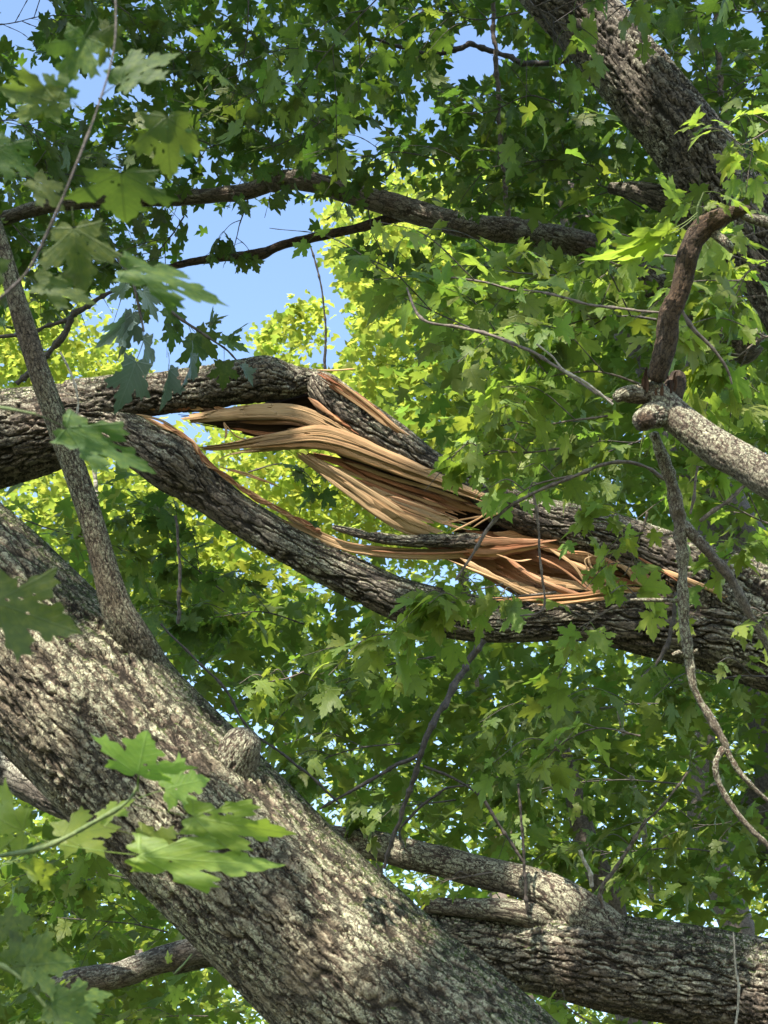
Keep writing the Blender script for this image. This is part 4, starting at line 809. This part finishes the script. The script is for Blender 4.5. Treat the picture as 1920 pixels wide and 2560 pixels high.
spray('long bright leaf spray above the crooked dead branch', [(1745, 560, 3.35), (1745, 520, 3.34), (1760, 480, 3.33)],
      [(1745, 520, 1640, 460, 3.33, .02, .9, .9), (1760, 480, 1880, 505, 3.32, .02, 1.1, .6), (1745, 530, 1570, 640, 3.33, .0, .6, .8), (1740, 540, 1520, 670, 3.34, 0, .8, .7), (1750, 540, 1790, 500, 3.35, 0, .3, .8), (1780, 500, 1830, 530, 3.33, 0, .6, .8), (1820, 560, 1870, 630, 3.33, 0, .2, 1.2), (1740, 560, 1620, 590, 3.34, 0, .9, .6)], L_LIT[8:], 3)

# ------------------------------------------------------------------ 5. mid-distance boughs whose leaves can be told apart
GB = 'leafy maple boughs'
MID = [ # label, stem, leaf size, set, n
 ('bright drooping leaf cluster in front of the torn wood at centre right', [(1400, 1120, 3.9), (1330, 1130, 3.9), (1250, 1130, 3.9), (1170, 1150, 3.9)], .085, L_LIT, 26, .22),
 ('leafy bough hanging just right of the torn wood above the limb', [(1520, 1040, 3.9), (1440, 1050, 3.9), (1340, 1060, 3.9), (1220, 1040, 3.9)], .10, L_LIT, 34, .35),
 ('leafy bough left of the lichen-crusted stub', [(1600, 960, 4.0), (1500, 930, 4.0), (1380, 940, 4.0), (1280, 990, 4.0)], .11, L_LIT, 38, .4),
 ('fan of leaves along the bowed twig at upper centre right', [(1350, 900, 4.0), (1250, 850, 4.0), (1130, 800, 4.1), (1000, 740, 4.2)], .12, L_MID, 28, .45),
 ('pale leaf spray reaching left above the far sunlit crowns', [(1300, 730, 4.2), (1180, 700, 4.2), (1050, 690, 4.3), (930, 700, 4.4)], .12, L_LIT, 20, .45),
 ('leafy bough below the arching branch at right', [(1500, 720, 4.6), (1400, 690, 4.6), (1280, 680, 4.6), (1160, 650, 4.6)], .12, L_MID, 32, .5),
 ('leafy bough left of the crooked dead branch', [(1640, 800, 4.0), (1560, 790, 4.0), (1460, 800, 4.0), (1380, 830, 4.0)], .11, L_MID, 42, .45),
 ('pale leaves hanging left of the top of the crooked dead branch', [(1700, 640, 4.0), (1620, 640, 4.0), (1540, 670, 4.0), (1460, 720, 4.0)], .11, L_LIT, 36, .4),
 ('leafy bough at the right edge beside the crooked dead branch', [(1980, 640, 4.0), (1900, 660, 4.0), (1840, 710, 4.0), (1780, 780, 4.0)], .11, L_LIT, 36, .4),
 ('leafy bough at the right edge between dead branch and stub', [(1980, 820, 4.0), (1900, 850, 4.0), (1830, 900, 4.0), (1760, 920, 4.0)], .12, L_LIT, 40, .4),
 ('sunlit sprig at the right edge over the dark furrowed trunk', [(1990, 300, 4.0), (1930, 320, 4.0), (1880, 350, 4.0), (1840, 370, 4.0)], .10, L_LIT, 20, .25),
 ('leafy bough right of the lichen-crusted stub', [(1990, 960, 4.3), (1900, 980, 4.3), (1820, 1010, 4.3), (1750, 1040, 4.3)], .11, L_LIT, 30, .35),
 ('leaves filling the space below the stub at the right edge', [(1990, 1330, 4.2), (1900, 1300, 4.2), (1820, 1260, 4.2), (1740, 1230, 4.2)], .11, L_LIT, 32, .35),
 ('leaves hanging under the stub left of the hanging twig', [(1640, 1080, 4.3), (1580, 1110, 4.3), (1520, 1120, 4.3), (1450, 1110, 4.3)], .11, L_MID, 32, .4),
 ('leaf cluster on the thin twig at the torn right opening', [(1430, 1190, 3.7), (1380, 1200, 3.7), (1330, 1215, 3.7), (1290, 1240, 3.7)], .08, L_LIT, 8, .12),
 ('leafy twig lying across the lower bark strip at centre', [(1390, 1480, 4.0), (1300, 1490, 4.0), (1200, 1500, 4.0), (1080, 1510, 4.0)], .10, L_LIT, 26, .22),
 ('drooping leaves below the lower bark strip left of centre', [(1200, 1500, 4.1), (1120, 1530, 4.1), (1040, 1560, 4.1), (960, 1600, 4.1)], .11, L_LIT, 28, .3),
 ('leaves hanging below the broken limb right of centre', [(1640, 1480, 4.1), (1580, 1500, 4.1), (1510, 1530, 4.1), (1450, 1570, 4.1)], .11, L_LIT, 30, .3),
 ('single pointed leaves at the right edge over the broken limb', [(2040, 1540, 3.6), (1980, 1530, 3.6), (1930, 1530, 3.6), (1890, 1540, 3.6)], .12, L_LIT, 7, .12),
 ('narrow leaves behind the hanging twig on the broken limb', [(1620, 1280, 4.2), (1600, 1340, 4.2), (1580, 1400, 4.2), (1560, 1440, 4.2)], .09, L_LIT, 10, .18),
 ('leaves under the right end of the broken limb', [(1990, 1700, 5.2), (1880, 1690, 5.2), (1760, 1700, 5.2), (1650, 1720, 5.2)], .11, L_MID, 40, .5),
 ('shaded bough below the broken limb at centre right', [(1700, 1760, 5.6), (1580, 1760, 5.6), (1440, 1780, 5.6), (1300, 1800, 5.6)], .12, L_MID, 50, .55),
 ('shaded bough left of the central forked branch', [(1100, 1640, 5.8), (980, 1660, 5.8), (860, 1700, 5.8), (740, 1740, 5.8)], .12, L_MID, 50, .55),
 ('bright fresh sprig glowing among shaded leaves left of centre', [(760, 1680, 5.0), (720, 1695, 5.0), (690, 1700, 5.0), (660, 1710, 5.0)], .10, L_LIT, 10, .15),
 ('shaded bough above the leaning trunk at centre', [(1000, 1860, 5.8), (900, 1870, 5.8), (800, 1900, 5.8), (720, 1950, 5.8)], .12, L_MID, 44, .5),
 ('shaded bough in the middle of the lower right quarter', [(1700, 1960, 5.9), (1560, 1950, 5.9), (1420, 1960, 5.9), (1280, 1990, 5.9)], .12, L_MID, 54, .6),
 ('long-lobed pale leaves right of the central forked branch', [(1600, 1840, 5.0), (1500, 1820, 5.0), (1420, 1850, 5.0), (1360, 1900, 5.0)], .13, L_LIT, 22, .35),
 ('shaded bough above the lower right limb', [(1800, 2130, 6.0), (1680, 2120, 6.0), (1540, 2130, 6.0), (1420, 2120, 6.0)], .12, L_MID, 54, .6),
 ('leafy bough at the right edge above the lower right limb', [(2000, 2020, 5.6), (1900, 2030, 5.6), (1800, 2060, 5.6), (1700, 2060, 5.6)], .11, L_MID, 44, .5),
 ('small leaves on the pale fork behind the leaning trunk', [(1230, 2180, 5.4), (1180, 2190, 5.4), (1120, 2200, 5.4), (1090, 2220, 5.4)], .09, L_LIT, 10, .18),
 ('leaves between central forked branch and leaning trunk', [(1140, 2000, 5.9), (1060, 2010, 5.9), (980, 2020, 5.9), (900, 2050, 5.9)], .11, L_MID, 36, .4),
 ('leaves below the leaning trunk at left', [(420, 2230, 5.8), (330, 2200, 5.8), (220, 2180, 5.8), (120, 2200, 5.8)], .12, L_LIT, 40, .5),
 ('shaded leaves at the bottom left behind the corner cluster', [(420, 2330, 6.2), (330, 2310, 6.2), (220, 2300, 6.2), (100, 2290, 6.2)], .11, L_MID, 36, .5),
 ('bright leaves at the very bottom under the pale limb', [(520, 2540, 6.6), (420, 2540, 6.6), (320, 2550, 6.6), (220, 2540, 6.6)], .12, L_LIT, 36, .5),
 ('leaf peeking between the leaning trunk and lower right limb', [(1480, 2560, 5.0), (1440, 2535, 5.0), (1420, 2520, 5.0), (1400, 2505, 5.0)], .10, L_LIT, 7, .12),
 ('leaves behind the thin side branch below the broken limb', [(60, 1300, 6.8), (150, 1330, 6.8), (240, 1350, 6.8), (330, 1380, 6.8)], .12, L_MID, 22, .4),
 ('dark leaf silhouettes under the knot of the lower bark strip', [(560, 1480, 6.6), (500, 1430, 6.6), (440, 1370, 6.6), (390, 1260, 6.6)], .13, L_DARK, 34, .35),
 ('shaded leaves below the lower bark strip at left', [(760, 1560, 6.4), (660, 1530, 6.4), (560, 1540, 6.4), (450, 1560, 6.4)], .12, L_DARK, 46, .5),
 ('dark leaves seen through the gap between the bark strips', [(620, 1180, 6.7), (700, 1160, 6.7), (760, 1180, 6.7), (800, 1230, 6.7)], .11, L_DARK, 12, .22),
]
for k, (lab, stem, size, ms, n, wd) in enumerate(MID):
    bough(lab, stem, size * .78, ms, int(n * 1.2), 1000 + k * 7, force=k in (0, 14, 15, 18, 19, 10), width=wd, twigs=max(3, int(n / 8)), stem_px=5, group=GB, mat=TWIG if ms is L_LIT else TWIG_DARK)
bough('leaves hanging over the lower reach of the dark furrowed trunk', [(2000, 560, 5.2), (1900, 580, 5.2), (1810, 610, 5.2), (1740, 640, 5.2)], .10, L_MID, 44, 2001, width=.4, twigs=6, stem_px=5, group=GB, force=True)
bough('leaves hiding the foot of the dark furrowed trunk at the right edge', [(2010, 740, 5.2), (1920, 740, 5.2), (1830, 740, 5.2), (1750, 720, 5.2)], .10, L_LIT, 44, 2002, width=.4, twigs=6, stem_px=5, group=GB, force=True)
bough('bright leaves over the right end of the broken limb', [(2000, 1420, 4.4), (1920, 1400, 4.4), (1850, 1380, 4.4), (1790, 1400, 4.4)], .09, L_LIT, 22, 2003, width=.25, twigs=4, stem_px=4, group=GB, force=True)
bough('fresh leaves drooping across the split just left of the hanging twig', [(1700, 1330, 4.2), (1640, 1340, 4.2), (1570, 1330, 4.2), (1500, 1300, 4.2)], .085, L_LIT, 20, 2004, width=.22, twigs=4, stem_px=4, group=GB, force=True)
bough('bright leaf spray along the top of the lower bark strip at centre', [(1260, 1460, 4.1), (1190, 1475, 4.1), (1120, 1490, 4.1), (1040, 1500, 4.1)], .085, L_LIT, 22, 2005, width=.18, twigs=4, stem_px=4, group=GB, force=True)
GT = 'shaded boughs of the upper canopy'
TOP = [('dark bough against the sky in the top left corner', [(-60, 60, 7.6), (20, 60, 7.6), (110, 40, 7.6), (230, 40, 7.6)]),
 ('dark bough at the left edge above the tall shoot', [(-80, 330, 7.8), (20, 300, 7.8), (80, 330, 7.8), (180, 420, 7.8)]),
 ('dark bough at the left behind the large leaves', [(-60, 470, 7.6), (60, 430, 7.6), (200, 440, 7.6), (330, 460, 7.6)]),
 ('fine dark bough at the top left of centre', [(240, -30, 7.8), (330, 40, 7.8), (420, 100, 7.8), (500, 180, 7.8)]),
 ('dark bough hanging in the top centre', [(620, -60, 7.4), (620, 60, 7.4), (600, 180, 7.4), (560, 300, 7.4)]),
 ('green bough with larger leaves at the top centre', [(1000, -60, 6.4), (900, 40, 6.4), (820, 130, 6.4), (740, 230, 6.4)]),
 ('dark leaves just above the knob of the arching branch', [(860, 260, 7.4), (780, 320, 7.4), (700, 360, 7.4), (620, 380, 7.4)]),
 ('dark leaves above the arching branch left of its knob', [(600, 330, 7.6), (520, 370, 7.6), (430, 380, 7.6), (360, 340, 7.6)]),
 ('dark maple leaf silhouettes right of the centre sky gap', [(1100, 400, 7.3), (1000, 380, 7.3), (920, 390, 7.3), (860, 400, 7.3)]),
 ('dark leaves dangling between the two curved branches', [(620, 500, 7.9), (600, 560, 7.9), (590, 600, 7.9), (580, 640, 7.9)]),
 ('dark leaves hanging from the middle of the arching branch', [(920, 520, 7.6), (930, 580, 7.6), (950, 620, 7.6), (960, 660, 7.6)]),
 ('dark leaves over the left end of the slender branch', [(460, 540, 7.8), (420, 600, 7.8), (370, 650, 7.8), (300, 680, 7.8)]),
 ('dark leaf mass at left above the thin side branch', [(30, 560, 7.6), (90, 620, 7.6), (160, 650, 7.6), (260, 620, 7.6)]),
 ('bough left of the vertical twig at the top', [(1300, 30, 6.8), (1200, 50, 6.8), (1110, 30, 6.8), (1000, 20, 6.8)]),
 ('dark bough around the vertical twig', [(1400, 260, 7.2), (1320, 240, 7.2), (1220, 280, 7.2), (1120, 280, 7.2)]),
 ('dark bough above the right part of the arching branch', [(1500, 420, 7.2), (1400, 400, 7.2), (1280, 410, 7.2), (1150, 430, 7.2)]),
 ('shaded bough in the angle under the dark furrowed trunk', [(1620, 530, 7.2), (1540, 480, 7.2), (1450, 440, 7.2), (1380, 360, 7.2)]),
 ('leaves hanging in front of the top of the dark furrowed trunk', [(1300, -60, 6.2), (1330, 10, 6.2), (1380, 40, 6.2), (1420, 90, 6.2)]),
 ('leafy bough on the top edge over the dark furrowed trunk', [(1640, -80, 6.2), (1610, -20, 6.2), (1570, 10, 6.2), (1520, 20, 6.2)]),
 ('dark bough right of the dark furrowed trunk', [(1980, 180, 6.6), (1890, 190, 6.6), (1810, 230, 6.6), (1760, 220, 6.6)]),
 ('dark bough in the top right corner', [(1990, 20, 6.8), (1890, 30, 6.8), (1780, 20, 6.8), (1680, 40, 6.8)]),
 ('shaded leaves at the right edge beside the dark furrowed trunk', [(2000, 480, 6.2), (1930, 470, 6.2), (1880, 440, 6.2), (1850, 400, 6.2)])]
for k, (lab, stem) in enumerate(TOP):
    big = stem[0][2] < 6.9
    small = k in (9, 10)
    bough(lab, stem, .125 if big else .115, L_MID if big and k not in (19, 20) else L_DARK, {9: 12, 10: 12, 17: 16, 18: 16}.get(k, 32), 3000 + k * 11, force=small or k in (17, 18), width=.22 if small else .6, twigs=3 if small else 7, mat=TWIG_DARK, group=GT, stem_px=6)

# ------------------------------------------------------------------ 6. tree crowns behind: far too many leaves to count
r = np.random.default_rng(5)
def crown_tree(label, polys, trunk, mat, size, tmpl, seed, name='background_maple', group='background trees', tilt=.55, gaps=True):
    o = thing(name, label, 'tree', (trunk[0][0], trunk[0][1], 0), group)
    thin_tube('trunk', [[*q] for q in trunk], o, TWIG, ring=12, world=True, step=.3, knobs=.03)
    for k, (poly, d0, d1, n, cl) in enumerate(polys):
        pos = region_points(poly, d0, d1, n, np.random.default_rng(seed + k), cluster=cl, gaps=gaps)
        x, y, d = proj(pos); pos = pos[pos[:, 2] > .6]
        leaf_cloud('foliage', pos, size, o, mat, tilt=tilt, tmpl=tmpl, seed=seed + k)
    return o
# upper canopy at ~8-10 m
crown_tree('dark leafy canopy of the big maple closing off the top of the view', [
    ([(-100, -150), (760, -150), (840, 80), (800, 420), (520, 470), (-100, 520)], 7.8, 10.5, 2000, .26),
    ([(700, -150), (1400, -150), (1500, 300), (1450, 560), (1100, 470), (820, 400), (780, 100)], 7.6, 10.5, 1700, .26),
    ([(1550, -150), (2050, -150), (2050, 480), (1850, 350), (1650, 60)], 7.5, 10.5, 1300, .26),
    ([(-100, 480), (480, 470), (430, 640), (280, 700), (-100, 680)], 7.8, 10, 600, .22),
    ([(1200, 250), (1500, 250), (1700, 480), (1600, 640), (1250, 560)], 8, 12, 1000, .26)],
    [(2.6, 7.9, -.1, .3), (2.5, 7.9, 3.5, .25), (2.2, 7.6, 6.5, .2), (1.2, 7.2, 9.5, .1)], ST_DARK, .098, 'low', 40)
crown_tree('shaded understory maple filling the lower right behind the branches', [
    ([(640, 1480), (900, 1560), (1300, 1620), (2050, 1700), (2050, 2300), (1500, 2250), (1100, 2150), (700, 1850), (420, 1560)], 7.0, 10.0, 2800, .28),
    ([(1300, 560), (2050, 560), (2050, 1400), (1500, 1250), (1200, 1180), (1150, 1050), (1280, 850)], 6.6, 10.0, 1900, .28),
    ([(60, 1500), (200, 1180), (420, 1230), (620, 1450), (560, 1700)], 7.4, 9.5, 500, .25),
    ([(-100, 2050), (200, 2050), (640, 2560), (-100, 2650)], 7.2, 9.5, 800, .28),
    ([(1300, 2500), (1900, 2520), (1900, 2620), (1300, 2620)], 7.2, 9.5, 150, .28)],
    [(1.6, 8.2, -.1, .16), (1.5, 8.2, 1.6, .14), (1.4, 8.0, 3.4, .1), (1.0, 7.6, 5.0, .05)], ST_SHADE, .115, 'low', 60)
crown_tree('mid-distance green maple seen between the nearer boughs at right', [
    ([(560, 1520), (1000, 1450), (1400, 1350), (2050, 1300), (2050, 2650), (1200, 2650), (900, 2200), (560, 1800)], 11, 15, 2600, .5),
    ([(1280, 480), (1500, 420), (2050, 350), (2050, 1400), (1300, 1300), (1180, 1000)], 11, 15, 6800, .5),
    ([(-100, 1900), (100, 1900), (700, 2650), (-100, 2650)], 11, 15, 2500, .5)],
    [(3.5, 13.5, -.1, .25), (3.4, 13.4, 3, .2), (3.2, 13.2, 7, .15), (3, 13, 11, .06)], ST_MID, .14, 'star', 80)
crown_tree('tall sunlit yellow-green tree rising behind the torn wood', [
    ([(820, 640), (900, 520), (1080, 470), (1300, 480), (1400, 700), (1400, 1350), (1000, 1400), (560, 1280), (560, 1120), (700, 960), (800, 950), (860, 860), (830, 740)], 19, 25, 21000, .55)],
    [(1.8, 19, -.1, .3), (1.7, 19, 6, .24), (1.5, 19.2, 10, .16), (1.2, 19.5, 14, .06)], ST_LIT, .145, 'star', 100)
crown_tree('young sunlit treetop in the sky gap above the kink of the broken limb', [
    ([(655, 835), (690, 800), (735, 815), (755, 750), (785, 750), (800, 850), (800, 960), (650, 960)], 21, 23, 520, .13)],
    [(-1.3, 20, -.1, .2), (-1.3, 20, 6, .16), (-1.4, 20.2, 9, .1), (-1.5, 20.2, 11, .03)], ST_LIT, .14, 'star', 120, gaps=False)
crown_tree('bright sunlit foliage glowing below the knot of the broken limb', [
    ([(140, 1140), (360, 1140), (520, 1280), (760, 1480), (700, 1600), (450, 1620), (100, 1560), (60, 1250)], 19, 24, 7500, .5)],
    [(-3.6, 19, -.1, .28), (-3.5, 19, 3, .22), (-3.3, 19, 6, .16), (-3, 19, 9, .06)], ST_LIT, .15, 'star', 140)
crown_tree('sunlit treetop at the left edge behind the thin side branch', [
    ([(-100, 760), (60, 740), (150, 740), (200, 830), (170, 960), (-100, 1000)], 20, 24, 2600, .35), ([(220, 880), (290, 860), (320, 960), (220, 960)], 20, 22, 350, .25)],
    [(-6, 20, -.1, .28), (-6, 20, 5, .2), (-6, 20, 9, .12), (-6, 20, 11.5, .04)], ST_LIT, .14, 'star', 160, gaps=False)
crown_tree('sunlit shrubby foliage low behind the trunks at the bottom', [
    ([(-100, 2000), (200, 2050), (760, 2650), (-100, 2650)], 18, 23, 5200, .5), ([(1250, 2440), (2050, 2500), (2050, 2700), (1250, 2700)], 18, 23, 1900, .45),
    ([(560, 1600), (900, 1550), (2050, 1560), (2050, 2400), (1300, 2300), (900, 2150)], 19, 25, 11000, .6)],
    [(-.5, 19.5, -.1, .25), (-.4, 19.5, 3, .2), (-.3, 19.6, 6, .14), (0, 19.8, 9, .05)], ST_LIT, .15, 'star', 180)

# ------------------------------------------------------------------ 7. unseen crown added overhead for shade, gaps cut where sun flecks should land
SPOTS = [(345, 1600, 4.3, 40), (262, 1500, 4.4, 12), (45, 1650, 4.45, 50), (150, 1760, 4.4, 8), (700, 1985, 4.3, 6), (840, 2100, 4.25, 12), (960, 2200, 4.15, 10), (1080, 2330, 4.1, 10), (860, 2300, 4.05, 6), (500, 1790, 4.3, 10), (420, 2060, 4.25, 2), (1500, 150, 6.8, 42), (1470, 85, 6.8, 30), (1840, 290, 6.8, 20), (1860, 1150, 3.3, 95), (1780, 1090, 3.3, 40), (1760, 570, 3.35, 55), (1700, 700, 3.4, 30),
         (1355, 2215, 5.55, 48), (250, 2440, 6.4, 50), (860, 975, 5.85, 40), (940, 1040, 5.85, 30), (170, 980, 6.0, 95), (60, 980, 6.0, 55), (1640, 960, 3.45, 40), (1720, 1640, 3.5, 60), (1790, 1800, 3.5, 60), (1820, 1930, 3.5, 60),
         (1400, 1500, 5.8, 40), (1280, 1500, 5.8, 40), (1720, 490, 3.3, 70), (1840, 500, 3.3, 60), (300, 1880, 1.72, 70), (1240, 290, 7.8, 30), (1180, 1200, 3.9, 70), (680, 1700, 5.0, 40), (1150, 500, 4.2, 40), (1870, 340, 4.0, 50),
         (1480, 1160, 4.2, 60), (1050, 1520, 4.1, 60), (1350, 1540, 4.0, 50), (1600, 650, 4.0, 50), (1300, 870, 4.0, 60), (950, 930, 3.9, 50), (1850, 900, 4.0, 60), (1900, 700, 4.0, 50), (420, 480, 1.5, 50), (340, 130, 1.54, 40), (450, 590, 7.5, 60)]
_r = random.Random(21)
SPOTS += [(_r.uniform(600, 1900), _r.uniform(1450, 2200), _r.uniform(5.0, 8.5), 38) for _ in range(20)] + [(_r.uniform(1000, 1900), _r.uniform(600, 1200), _r.uniform(3.9, 6), 38) for _ in range(12)]
def overhead():
    rr = np.random.default_rng(77)
    o = thing('overhead_shade_crown', 'unseen maple crown added above and behind the viewer to shade the branches', 'tree', (-3.0, -4.5, 0))
    n = 20000; q = rr.uniform([-250, -250, 1.2], [2150, 2750, 9.5], (n, 3)); d = (rr.uniform(1.2 ** 2.2, 9.5 ** 2.2, n)) ** (1 / 2.2)
    pos = np.array([P(a, b, c_) for a, b, c_ in zip(q[:, 0], q[:, 1], d)]) + SUN[None] * rr.uniform(4.5, 12.0, n)[:, None]
    # clump it
    pos = pos + 0.5 * np.stack([vnoise(pos / .7, k) for k in (1, 2, 3)], 1)
    x, y, dd = proj(pos); vis = (dd > 0.2) & (x > -300) & (x < 2220) & (y > -300) & (y < 2860)
    keep = ~vis & (pos[:, 2] > 3.2)
    for sx, sy, sd, sr in SPOTS:
        s = P(sx, sy, sd); v = pos - s; t_ = v @ SUN; perp = np.linalg.norm(v - t_[:, None] * SUN, axis=1)
        keep &= ~((perp < sr * sd / FP + .12) & (t_ > 0))
    leaf_cloud('foliage', pos[keep], .15, o, ST_DARK, tilt=.5, tmpl='star', seed=9)
    bark_tube('trunk', [[-3.0, -4.5, -.1, .35], [-2.9, -4.4, 2, .3], [-2.6, -4.2, 5, .26], [-2.2, -3.8, 8, .2], [-1.6, -3.2, 11, .1]], o, BARK_C, step_px=30, world=True, cell=.06, seed=3)  # trunk added to carry the unseen shade crown
overhead()
